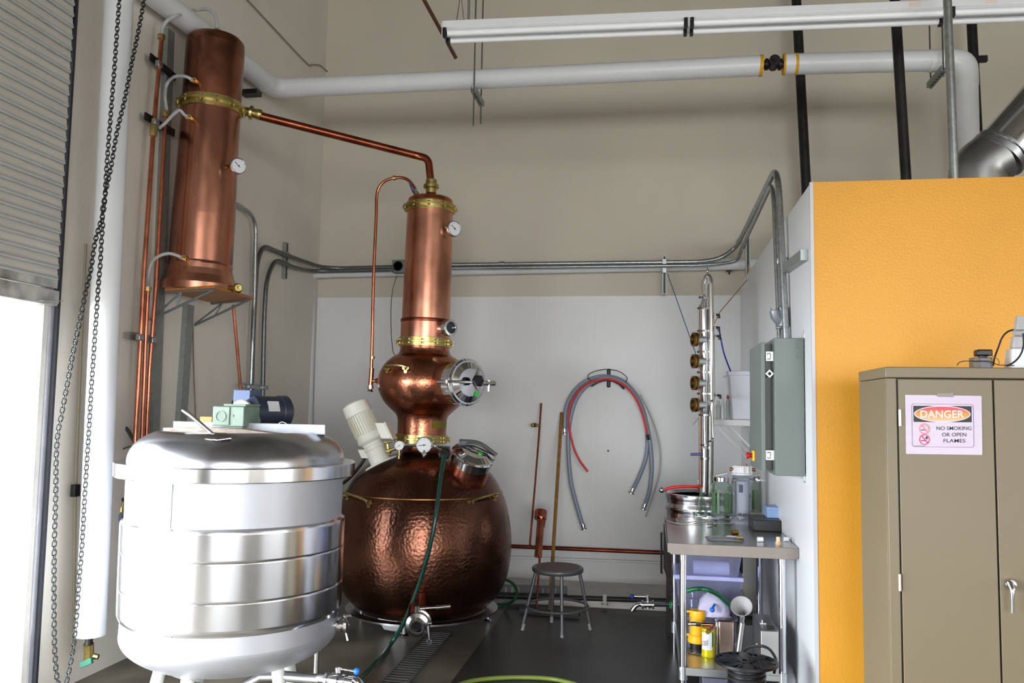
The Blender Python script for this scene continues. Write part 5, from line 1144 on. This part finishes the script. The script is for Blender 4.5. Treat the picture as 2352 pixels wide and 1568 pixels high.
for (px, py, r, lab) in ((1698, 1240, .012, 'brass fitting on worktable right of the white label'), (1688, 1228, .014, 'dark brass fitting behind the white paper label')):
    c = T_(px, py); one('brass_fitting', lab, 'fitting', MB().cyl(c+V((-.02, 0, r)), c+V((.02, .01, r)), r, n=8), brass if r < .013 else bronze)
c = T_(1745, 1244); one('bottle_stopper', 'small white stopper on worktable left of cork stopper', 'stopper', MB().cyl(c+V((-.012, 0, .014)), c+V((.018, .004, .014)), .0135, n=20), pvcw)
c = T_(1805, 1243); one('bottle_stopper', 'small white stopper on worktable right of cork stopper', 'stopper', MB().cyl(c+V((-.01, 0, .012)), c+V((.014, .004, .012)), .0125, n=20), pvcw)
c = T_(1788, 1250); t = thing('cork_stopper', 'beige cork stopper standing on worktable', 'cork', c)
build('cork_head', MB().cyl(c, c+V((0, 0, .016)), .0175, n=24), M('cork', (196, 164, 128), .6, var=.15, scale=60), t)
build('cork_plug', MB().cyl(c+V((0, 0, .016)), c+V((0, 0, .042)), .012, n=20), M('cork_light', (214, 190, 156), .6), t)
c = T_(1640, 1207)
one('steel_probe', 'shiny steel temperature probe lying on worktable', 'probe', MB().cyl(T_(1626, 1208)+V((0, 0, .012)), T_(1640, 1206)+V((0, 0, .012)), .006).cyl(T_(1640, 1206)+V((0, 0, .012)), T_(1645, 1206)+V((0, 0, .012)), .013, n=6).cyl(T_(1645, 1206)+V((0, 0, .012)), T_(1688, 1204)+V((0, 0, .006)), .0035), chrome)
one('wire_coil', 'loose coil of thin grey wire at worktable rear left corner', 'wire', MB().tube(smoothpts([T_(x_, y_)+V((0, 0, .004+.003*(i % 3))) for i, (x_, y_) in enumerate([(1527, 1192), (1533, 1198), (1550, 1204), (1580, 1206), (1610, 1203), (1632, 1200), (1618, 1193), (1585, 1190), (1560, 1195), (1556, 1201), (1580, 1203), (1608, 1195), (1592, 1187), (1570, 1188), (1552, 1196), (1575, 1200), (1640, 1198)])], 5), .0022, 6), M('wire_light', (176, 172, 164), .4))

# ================= under the table =================
ZS = shz
S_ = lambda px, py, z=None: P(px, py, z=ZS if z is None else z)
def SB(px, py, y): return P(px, py, y=y)
lav = M('bin_lavender', (214, 216, 240), .1, trans=.88, ior=1.08, var=.04)
def tote(px0, px1, py0, py1, y, label, dep=.4):
    a, b_ = P(px0, py1, y=y), P(px1, py0, y=y)
    tt = thing('storage_tote', label, 'storage bin', a, 'clear storage bins beneath the worktable')
    x0, x1, z0, z1 = a.x, b_.x, a.z, b_.z; k = .025
    zt9 = z1-.02; w9 = .0025
    def wall9(a, b, c, d, n): n = V(n)*w9; mb.hexa([V(a), V(b), V(b)+n, V(a)+n, V(d), V(c), V(c)+n, V(d)+n])
    mb = MB().box((x0+k, y+k, z0), (x1-k, y+dep-k, z0+w9))
    A9, B9, C9, D9 = (x0+k, y+k, z0), (x1-k, y+k, z0), (x1-k, y+dep-k, z0), (x0+k, y+dep-k, z0)
    E9, F9, G9, H9 = (x0, y, zt9), (x1, y, zt9), (x1, y+dep, zt9), (x0, y+dep, zt9)
    wall9(A9, B9, F9, E9, (0, 1, 0)); wall9(D9, C9, G9, H9, (0, -1, 0)); wall9(A9, D9, H9, E9, (1, 0, 0)); wall9(B9, C9, G9, F9, (-1, 0, 0))
    build('bin_body', mb, lav, tt)
    build('bin_lid', MB().box((x0-.012, y-.012, z1-.028), (x1+.012, y+dep+.012, z1)), M('lid_lavender', (170, 172, 220), .35), tt, bevel=.006)
    return tt, (x0, x1, z0, z1)
yt1 = 5.52
_, e1 = tote(1552, 1704, 1326, 1400, yt1, 'lavender clear storage bin beneath another bin under worktable')
_, e2 = tote(1560, 1704, 1268, 1325.5, yt1, 'uppermost lavender clear storage bin directly under worktable top')
c = P(1630, 1303, y=yt1-.09)
zr = e2[2]+.004
ra, rb9 = P(1592, 1306, y=yt1+.1), P(1674, 1304, y=yt1+.1)
one('white_roll', 'translucent white plastic cylinder lying inside the uppermost storage bin', 'roll', MB().cyl(V((ra.x, yt1+.1, zr+.045)), V((rb9.x, yt1+.1, zr+.045)), .045, n=28), M('roll_white', (214, 216, 232), .35))
one('red_strip', 'red plastic strip slanting inside the uppermost storage bin', 'strip', MB().bar(V((P(1640, 1300, y=yt1+.2).x, yt1+.2, zr+.01)), V((P(1678, 1275, y=yt1+.2).x, yt1+.22, P(1678, 1275, y=yt1+.2).z-.02)), .02, .006), M('strip_red', (215, 50, 60), .4))
for k9, (px9, hh9, lab9) in enumerate(((1592, .09, 'leftmost of three steel fittings in the lower storage bin'), (1622, .075, 'middle of three steel fittings in the lower storage bin'), (1655, .085, 'rightmost of three steel fittings in the lower storage bin'))):
    b9 = V((P(px9, 1380, y=yt1+.12).x, yt1+.12, e1[2]+.004))
    one('steel_fitting', lab9, 'fitting', MB().lathe([(.03, 0), (.03, hh9*.5), (.014, hh9*.6), (.014, hh9*.85), (.022, hh9*.87), (.022, hh9)], b9, (0, 0, 1), 20), steel, 'steel fittings in the lower storage bin')
t = thing('green_ribbed_hose', 'dark green ribbed hose arching beneath the worktable', 'hose', P(1680, 1390, y=5.05))
gp_ = smoothpts([P(1575, 1357, y=5.05), P(1600, 1352, y=5.03), P(1625, 1354, y=5.0), P(1650, 1366, y=5.08), P(1672, 1385, y=5.12), P(1688, 1400, y=5.16)], 14)
build('hose_tube', MB().tube(gp_, [.0125+.0012*(i % 2) for i in range(len(gp_))], 12), M('hose_ribbed', (16, 92, 56), .35), t)
c = S_(1638, 1500); c = P(1638, 1425, y=5.02)
tzr = P(1640, 1418, y=5.3).z
tt = thing('clear_tray', 'open clear plastic tray holding the white bag beneath worktable', 'tray', V((P(1585, 1440, y=5.3).x, 5.28, ZS)))
x0_, x1_ = P(1580, 1440, y=5.3).x, P(1692, 1440, y=5.3).x
build('tray_body', MB().box((x0_, 5.29, ZS+.001), (x1_, 5.49, tzr-.012)), lav, tt, bevel=.01)
build('tray_rim', MB().box((x0_-.008, 5.282, tzr-.012), (x1_+.008, 5.498, tzr)), lav, tt, bevel=.004)
bagw = bag('white_cloth_bag', 'crumpled white plastic bag heap beneath the worktable', V((P(1638, 1400, y=5.38).x, 5.38, tzr)), .095, .085, .14, M('bag_lilac', (190, 186, 214), .5), 9, 9, .88)
one('small_ball_valve', 'small valve with bright blue ball lying in the white bag', 'valve', MB().ball(P(1636, 1400, y=5.26), .0155).cyl(P(1637, 1396, y=5.27), P(1641, 1388, y=5.3), .007), blue)
# funnel
fc = P(1703, 1392, y=4.9); fd_ = V((-.12, -.75, .62)).normalized()
t = thing('white_funnel', 'round white funnel mouth facing out beneath the worktable', 'funnel', V((fc.x, fc.y, ZS)))
fR = 24.5*mpp(fc)
build('funnel_cone', MB().shell([(fR, 0), (fR*.98, .006), (.012, -.1), (.012, -.14), (.006, -.14), (.006, -.1), (fR*.94, .0)], fc, fd_, 40), M('funnel_white', (170, 168, 170), .4), t)
build('prop_tube', MB().cyl(P(1696, 1500, y=4.86), P(1705, 1430, y=4.86), .0155).cyl(P(1704, 1440, y=4.86), fc-fd_*.1, .012), steel, t)
# yellow pump
pb = S_(1602, 1488); m_ = mpp(pb); pr_ = 22*m_
t = thing('yellow_pump', 'yellow utility pump with black base beneath the worktable', 'pump', pb)
h_ = 86*m_
build('pump_body', MB().lathe([(pr_, h_*.16), (pr_*1.02, h_*.2), (pr_*.98, h_*.36), (pr_*.82, h_*.38), (pr_*.84, h_*.93), (pr_*.78, h_), (0, h_)], pb, (0, 0, 1), 28), M('pump_yellow', (240, 178, 24), .4, var=.04), t, bevel=.002)
build('pump_base', MB().lathe([(pr_*.85, 0), (pr_*.9, h_*.16), (0, h_*.17)], pb, (0, 0, 1), 28), black, t)
build('pump_handle', MB().obox(pb+V((-pr_*.6, -pr_*.3, h_*.97)), (pr_*1.6, 0, 0), (0, .025, 0), (0, 0, .012)).obox(pb+V((-pr_*1.0, -pr_*.2, h_*.36)), (pr_*.8, 0, 0), (0, .02, 0), (0, 0, .012)), M('pump_yellow', (240, 178, 24)), t, bevel=.003)
# spray can
sb = S_(1627, 1507); m_ = mpp(sb); sr = 15*m_; sh = 62*m_
t = thing('yellow_can', 'yellow and white printed can standing before the yellow pump', 'can', sb)
can_y = M('can_yellow', (222, 206, 20), .3, metal=.3, var=.15, scale=40)
build('can_body', MB().lathe([(sr*.92, 0), (sr, .006), (sr, sh), (sr*.9, sh+.006), (sr*.8, sh+.004), (0, sh+.004)], sb, (0, 0, 1), 32), can_y, t)
build('white_label', MB().lathe([(sr*1.01, sh*.28), (sr*1.01, sh*.9)], sb, (0, 0, 1), 12, -1.25, .5), flatm('can_label', (228, 232, 236)), t)
build('green_label', MB().lathe([(sr*1.012, sh*.4), (sr*1.012, sh*.92)], sb, (0, 0, 1), 3, .5, .75), flatm('can_green', (30, 120, 70)), t)
def text_on(body, px0, py0, px1, py1, plane, mat, par, name='lettering', dy=-.0015, bold=.0, curve_r=None):
    cu = bpy.data.curves.new('txt', 'FONT'); cu.body = body; cu.align_x = 'LEFT'; cu.offset = bold; cu.resolution_u = 3
    o = bpy.data.objects.new('txt', cu); COL.objects.link(o); bpy.context.view_layer.update()
    me = bpy.data.meshes.new_from_object(o.evaluated_get(bpy.context.evaluated_depsgraph_get()))
    bpy.data.objects.remove(o); vs = [v.co.copy() for v in me.vertices]; fs = [tuple(p.vertices) for p in me.polygons]
    x0, x1 = min(v.x for v in vs), max(v.x for v in vs); y0, y1 = min(v.y for v in vs), max(v.y for v in vs)
    tl, tr, bl = P(px0, py0, y=plane), P(px1, py0, y=plane), P(px0, py1, y=plane)
    out = []
    for v in vs:
        p = tl+(tr-tl)*((v.x-x0)/(x1-x0))+(bl-tl)*((y1-v.y)/(y1-y0)); out.append(V((p.x, plane+dy, p.z)))
    mb = MB(); mb.add(out, fs); return build(name, mb, mat, par)
redm = flatm('print_red', (205, 40, 50)); inkm = flatm('print_ink', (40, 34, 62))
cy = sb.y-sr*1.02
text_on('tural', 1611, 1469, 1626, 1475, cy, redm, t); text_on('BUDDY', 1611, 1476, 1627, 1482, cy, inkm, t)
# heat exchanger
hx0, hx1 = S_(1649, 1508), S_(1687, 1508)
t = thing('plate_heat_exchanger', 'brushed steel plate heat exchanger with copper ports beneath worktable', 'heat exchanger', hx0)
ph = 82*mpp(hx0)
build('plate_pack', MB().box((hx0.x, hx0.y, ZS+.001), (hx1.x, hx0.y+.09, ZS+ph)), M('hx_steel', (150, 132, 122), .32, metal=1, var=.15, scale=20, stretch=(6, 1, 1)), t, bevel=.012)
build('side_plate', MB().box((hx0.x-.012, hx0.y+.004, ZS+.004), (hx0.x, hx0.y+.09, ZS+ph-.01)), steel, t, bevel=.004)
for py in (1434, 1506):
    a, b_ = P(1648, py+1, y=hx0.y+.02), P(1610, py-1, y=hx0.y+.02)
    pt_ = build('copper_port', MB().cyl(a, b_, .0095, n=16).cyl(P(1628, py, y=hx0.y+.02), P(1630, py, y=hx0.y+.02), .013).tube([P(1640, py+4, y=hx0.y+.01), P(1626, py+16, y=hx0.y-.09)], .011, 14), copper2, t)
    build('port_mouth', MB().tube([P(1627, py+15, y=hx0.y-.08), P(1625.5, py+17, y=hx0.y-.095)], .0135, 14), bronze, pt_)
    build('hex_coupling', MB().cyl(P(1612, py-1, y=hx0.y+.02), P(1598, py-2, y=hx0.y+.02), .015, n=6).cyl(P(1598, py-2, y=hx0.y+.02), P(1586, py-2, y=hx0.y+.02), .0125).cyl(P(1584, py-2, y=hx0.y+.02), P(1581, py-2, y=hx0.y+.02), .019), chrome, pt_)
# steel box
sx0_, sx1_ = P(1748, 1494, y=4.85), P(1800, 1494, y=4.85)
t = thing('steel_box', 'square brushed steel enclosure beneath worktable at right', 'box', V((sx0_.x, 4.85, ZS)))
zsb = P(1748, 1448, y=4.85).z
build('enclosure', MB().box((sx0_.x, 4.85, ZS+.001), (fxr-.03 if fxr-.03 > sx0_.x+.08 else sx0_.x+.1, 5.25, zsb)), M('enclosure_steel', (158, 158, 160), .35, metal=.9), t, bevel=.003)
build('knob', MB().cyl(P(1738, 1480, y=4.84), P(1742, 1481, y=4.9), .006), brass, t)
c = V((sx0_.x+.03, 4.95, zsb))
one('white_clip', 'small white plastic clip on top of the steel box', 'clip', MB().obox(c+V((0, .05, .004)), (.035, 0, 0), (0, .025, 0), (0, 0, .006)).obox(c+V((-.005, .05, .014)), (.006, 0, 0), (0, .02, 0), (0, 0, .02)), whitep, bevel=.002)
one('black_remote', 'small flat black piece on top of the steel box', 'cover', MB().obox(c+V((.03, -.03, .005)), (.04, 0, 0), (0, .025, 0), (0, 0, .009)), black, bevel=.003)
# cable spool
sp = P(1714, 1519, y=4.38); m_ = mpp(sp); spR = 71.5*m_; spz = sp.z
t = thing('cable_spool', 'black plastic spool of thick black cable at worktable foot', 'spool', V((sp.x, 4.38, 0)))
disc = MB().ring(V((sp.x, 4.38, spz)), V((0, 0, 1)), spR*.93, spR, .012, 56).ring(V((sp.x, 4.38, spz)), V((0, 0, 1)), spR*.14, spR*.24, .014, 28).ring(V((sp.x, 4.38, spz-.002)), V((0, 0, 1)), spR*.55, spR*.6, .01, 40)
for k in range(16):
    a = 2*math.pi*k/16; d_ = V((math.cos(a), math.sin(a), 0)); disc.bar(V((sp.x, 4.38, spz))+d_*spR*.2, V((sp.x, 4.38, spz))+d_*spR*.95, .007 if k % 2 else .045, .01, d_.cross(V((0, 0, 1))))
build('top_flange', disc, black, t)
build('bottom_flange', MB().ring(V((sp.x, 4.38, .006)), V((0, 0, 1)), .02, spR, .012, 56), black, t)
hx = [V((sp.x+spR*.58*math.cos(a), 4.38+spR*.58*math.sin(a), .02+(spz-.035)*a/(2*math.pi*15))) for a in [2*math.pi*k/20 for k in range(301)]]
build('wound_cable', MB().tube(hx, .0075, 8), M('cable_black', (34, 34, 36), .35), t)
build('core', MB().cyl((sp.x, 4.38, .01), (sp.x, 4.38, spz), spR*.54, n=36), black, t)
build('loose_cable', MB().tube(smoothpts([P(1690, 1520, y=4.7), P(1715, 1489, y=4.66), P(1745, 1483, y=4.62), P(1765, 1489, y=4.58), P(1777, 1503, y=4.5), P(1783, 1520, y=4.48), P(1778, 1545, y=4.5)], 6), .0075, 8), M('cable_black', (34, 34, 36)), t)
one('storage_tote', 'pale lavender bin on floor under lower shelf, cut by bottom edge', 'storage bin', MB().box((P(1613, 1562, y=4.9).x, 4.9, .0), (P(1690, 1562, y=4.9).x, 5.2, shz-.05)), lav, 'clear storage bins beneath the worktable', bevel=.01)
# ================= metal cabinet =================
tan = M('cabinet_tan', (112, 100, 77), .42, var=.025, scale=3)
cxl_, cxm, cz = P(2041, 1200, y=YT).x, P(2289, 1200, y=YT).x, P(2041, 842, y=YT).z
cw = (cxm-cxl_)*2; cxr = cxl_+cw; cdep = .44
t = thing('metal_cabinet', 'tall tan two door steel storage cabinet with danger notice', 'cabinet', V((cxl_, YT, 0)))
zb3 = P(2041, 868, y=YT).z
build('cabinet_body', MB().box((cxl_, YT+.02, 0), (cxr, YT+cdep, zb3)).box((cxl_, YT, 0), (P(2065, 1200, y=YT).x, YT+.02, zb3)).box((P(2065, 1200, y=YT).x, YT+.0, 0), (cxr, YT+.02, .06)), tan, t, bevel=.002)
build('cabinet_top', MB().box((cxl_-.002, YT-.004, zb3+.002), (cxr+.002, YT+cdep, cz)), tan, t, bevel=.004)
dl0, dl1 = P(2069, 1200, y=YT).x, P(2288, 1200, y=YT).x; dr0 = P(2292.5, 1200, y=YT).x
build('gap_shade_sheet', MB().box((dl0-.012, YT+.012, .06), (cxr-.02, YT+.021, zb3-.002)), black, t)  # black sheet behind the doors paints the shade in their gaps
d1_ = build('door', MB().box((dl0, YT-.002, .06), (dl1, YT+.014, zb3-.004)), tan, t, bevel=.002)
d2_ = build('door', MB().box((dr0, YT-.002, .06), (cxr-.025, YT+.014, zb3-.004)), tan, t, bevel=.002)
for py in (959, 1337):
    a = P(2067, py, y=YT-.004); build('hinge', MB().cyl(a-V((0, 0, .032)), a+V((0, 0, .032)), .006, n=12), M('hinge_tan', (200, 180, 160), .3, metal=.6), t)
hb = P(2318, 1350, y=YT-.01)
hd_ = build('handle', MB().lathe([(.022, -.01), (.022, .012), (.018, .02), (0, .02)], P(2319, 1341, y=YT-.004), (0, -1, 0), 28).tube(smoothpts([P(2319, 1338, y=YT-.03), P(2325, 1355, y=YT-.045), P(2326, 1380, y=YT-.045), P(2326, 1407, y=YT-.04)], 5), [.013, .012, .011, .01, .0095, .009, .0085, .008, .0075, .007, .0065, .006, .006, .006, .006, .006][:16], 12), chrome, d2_)
build('lock', MB().cyl(P(2331, 1349, y=YT-.02), P(2331, 1349, y=YT-.035), .009), chrome, hd_)
# notice
yS = YT-.004
t = thing('danger_notice', 'white DANGER no smoking or open flames paper taped on tan cabinet door', 'sign', P(2166, 1044, y=yS))
pq = [P(2079, 906.5, y=yS), P(2254.5, 909, y=yS), P(2256.5, 1044.5, y=yS), P(2081, 1042, y=yS)]
paper = M('paper_pinkish', (196, 188, 202), .6, var=.03, scale=6, stretch=(.3, 1, 6), dirt=(198, 178, 198))
build('paper', MB().prism(pq, (0, .0008, 0)), paper, t)
yq2 = yS-.0004
def quad(pts, mat, name, dy=0): build(name, MB().prism([P(a, b_, y=yq2+dy) for a, b_ in pts], (0, .0003, 0)), mat, t)
def sg_(px, py): return (px, py)
# border
def rr(x0, y0, x1, y1, r, sk=(0, 0)):
    out = []
    for cx, cy, a0 in ((x1-r, y0+r, -90), (x1-r, y1-r, 0), (x0+r, y1-r, 90), (x0+r, y0+r, 180)):
        for k in range(6): a = math.radians(a0+18*k); out.append((cx+r*math.cos(a)+(cy-y0)*.022, cy+r*math.sin(a)+(cx-x0)*.01))
    return out
brd = [P(a, b_, y=yq2) for a, b_ in rr(2093.5, 927, 2235, 1025.5, 5)]
build('border', MB().tube(brd, .0007, 6, True), M('print_violet', (96, 66, 110), .5), t)
quad([(2097.5, 931.5), (2231.5, 932.5), (2232, 969.5), (2098.5, 968.5)], flatm('print_black', (24, 26, 30)), 'black_panel')
def ell_(cx, cy, rx, ry, mat, name, dy, n=40, inner=None):
    mb = MB(); c = [P(cx+rx*math.cos(2*math.pi*k/n), cy+ry*math.sin(2*math.pi*k/n)+.01*rx*math.cos(2*math.pi*k/n), y=yq2+dy) for k in range(n)]
    if inner:
        c2 = [P(cx+inner*rx*math.cos(2*math.pi*k/n), cy+inner*ry*math.sin(2*math.pi*k/n), y=yq2+dy) for k in range(n)]
        mb.add(c+c2, [(k, (k+1) % n, n+(k+1) % n, n+k) for k in range(n)])
    else: mb.prism(c, (0, .0004, 0))
    return build(name, mb, mat, t)
ell_(2164.5, 950.5, 65, 18.8, flatm('print_white', (206, 202, 206)), 'oval_border', -.0008)
om = bpy.data.materials.new('oval_fill'); om.use_nodes = True; N_ = om.node_tree.nodes; Lk = om.node_tree.links
tcn = N_.new('ShaderNodeTexCoord'); sp_ = N_.new('ShaderNodeSeparateXYZ'); cr = N_.new('ShaderNodeValToRGB'); Lk.new(tcn.outputs['Generated'], sp_.inputs[0]); Lk.new(sp_.outputs[2], cr.inputs[0]); Lk.new(cr.outputs[0], N_['Principled BSDF'].inputs['Base Color'])
e = cr.color_ramp.elements; e[0].color = lin((235, 180, 160)); e[1].color = lin((220, 60, 90)); x_ = e.new(.35); x_.color = lin((236, 150, 70)); x_ = e.new(.6); x_.color = lin((228, 130, 60)); x_ = e.new(.75); x_.color = lin((222, 90, 90))
N_['Principled BSDF'].inputs['Roughness'].default_value = .6
ell_(2164.5, 950.5, 62.5, 16.9, om, 'oval', -.0014)
wt = flatm('print_white', (206, 202, 206))
text_on('DANGER', 2113.5, 942, 2214, 959.5, yq2, wt, t, 'danger_lettering', dy=-.002, bold=.018)
text_on('NO SMOKING', 2151, 979, 2231, 987.5, yq2, inkm, t, 'lettering', dy=-.0006, bold=.004)
text_on('OR OPEN', 2163.5, 993.5, 2219.5, 1002, yq2, inkm, t, 'lettering', dy=-.0006, bold=.004)
text_on('FLAMES', 2167, 1007.5, 2217.5, 1016, yq2, inkm, t, 'lettering', dy=-.0006, bold=.006)
for cy_, col_ in ((984.5, (226, 120, 130)), (1009, (205, 40, 90))):
    mm_ = flatm('symbol_red_%d' % int(cy_), col_)
    ell_(2123.5, cy_, 12.3, 12.3, mm_, 'prohibition_ring', -.0008, inner=.84)
    quad([(2115, cy_-9), (2117, cy_-10.5), (2132.5, cy_+8.5), (2130.5, cy_+9.8)], mm_, 'slash', -.0012)
    quad([(2115, cy_+1.8), (2127, cy_+1.8), (2127, cy_+3.6), (2115, cy_+3.6)], inkm, 'cigarette', -.0006)
    if cy_ < 1000:
        build('smoke', MB().tube([P(a, b_, y=yq2-.0008) for a, b_ in ((2130, 986), (2133, 982), (2129, 979), (2125, 978), (2122, 975), (2126, 977))], .0004, 5), flatm('smoke_grey', (120, 120, 130)), t)
    else: ell_(2128.5, cy_-4, 2.6, 3.6, inkm, 'flame', -.0006, n=14)
quad([(2100, 1023), (2126, 1023.3), (2126, 1024.2), (2100, 1024)], inkm, 'fine_print', -.0004)
build('tape', MB().prism([P(2152, 903, y=yS-.001), P(2190, 902, y=yS-.001), P(2190, 912, y=yS-.001), P(2152, 911, y=yS-.001)], (0, .0003, 0)), M('tape_film', (190, 180, 180), .3, trans=.5, ior=1.1), t)
# on the cabinet
yc = YT+.18
c = P(2255, 838, y=yc); zc_ = cz
k_ = mpp(c)
zg = lambda py: P(2255, py, y=yc).z
t = thing('glass_block_gadget', 'small black topped glass block with thin cables on tan cabinet top', 'gadget', V((c.x, yc, cz)))
build('glass_base', MB().box((c.x-22*k_, yc-.02, cz+.001), (c.x+20*k_, yc+.03, zg(821))), M('smoky_glass', (130, 124, 112), .1, trans=.5, ior=1.2), t, bevel=.003)
build('black_core', MB().box((c.x-8*k_, yc-.022, cz+.001), (c.x+16*k_, yc+.02, zg(822))), M('core_grey', (84, 84, 88), .3), t, bevel=.002)
build('neck', MB().cyl((c.x+2*k_, yc, zg(822)), (c.x+2*k_, yc, zg(816)), 9*k_), black, t)
build('black_top', MB().box((c.x-13*k_, yc-.025, zg(818)), (c.x+20*k_, yc+.025, zg(803))), black, t, bevel=.006)
def cable(pts, r, label, y=yc-.04, mat=None):
    one('thin_cable', label, 'cable', MB().tube(smoothpts([P(a, b_, y=y) for a, b_ in pts], 6), r, 8), mat or dark, 'cables on the cabinet top')
cable([(2198, 839), (2204, 832), (2216, 829), (2240, 829), (2268, 829), (2282, 833), (2294, 838), (2330, 839)], .0016, 'thin black cable looping across the glass block on cabinet top')
cable([(2267, 813), (2280, 818), (2291, 824), (2295, 832), (2293, 839)], .0016, 'thin short cable from black top of gadget down to cabinet', mat=M('cable_grey', (90, 86, 80), .4))
cable([(2281, 840), (2285, 820), (2293, 798), (2302, 775), (2314, 762), (2330, 757), (2345, 758)], .0036, 'black cable arching up from cabinet top to the white device', y=yc+.02)
cable([(2312, 840), (2325, 834), (2338, 823), (2347, 808), (2351, 790), (2350, 765)], .0036, 'black cable curving down over white device base at right edge', y=yc-.06)
t = thing('white_device', 'white and grey device on stand at right edge of cabinet top', 'device', P(2350, 840, y=yc))
p0 = P(2320, 839, y=yc-.01); p0.z = cz+.001
build('base', MB().prism([V((p0.x, yc-.02, cz+.001)), P(2326, 799, y=yc-.02), P(2372, 799, y=yc-.02), V((P(2378, 839, y=yc-.02).x, yc-.02, cz+.001))], (0, .08, 0)), M('device_white', (232, 232, 236), .3), t, bevel=.008)
build('neck', MB().prism([P(2327, 799, y=yc), P(2331, 772, y=yc), P(2366, 772, y=yc), P(2370, 799, y=yc)], (0, .04, 0)), M('device_grey', (172, 168, 170), .35), t, bevel=.004)
build('hinge', MB().cyl(P(2328, 765, y=yc), P(2362, 765, y=yc), .013), M('device_light', (160, 158, 160), .4), t)
build('head', MB().prism([P(2335, 757, y=yc-.01), P(2338, 725, y=yc-.01), P(2400, 727, y=yc-.01), P(2400, 757, y=yc-.01)], (0, .03, 0)), M('device_light', (160, 158, 160), .4), t, bevel=.002)
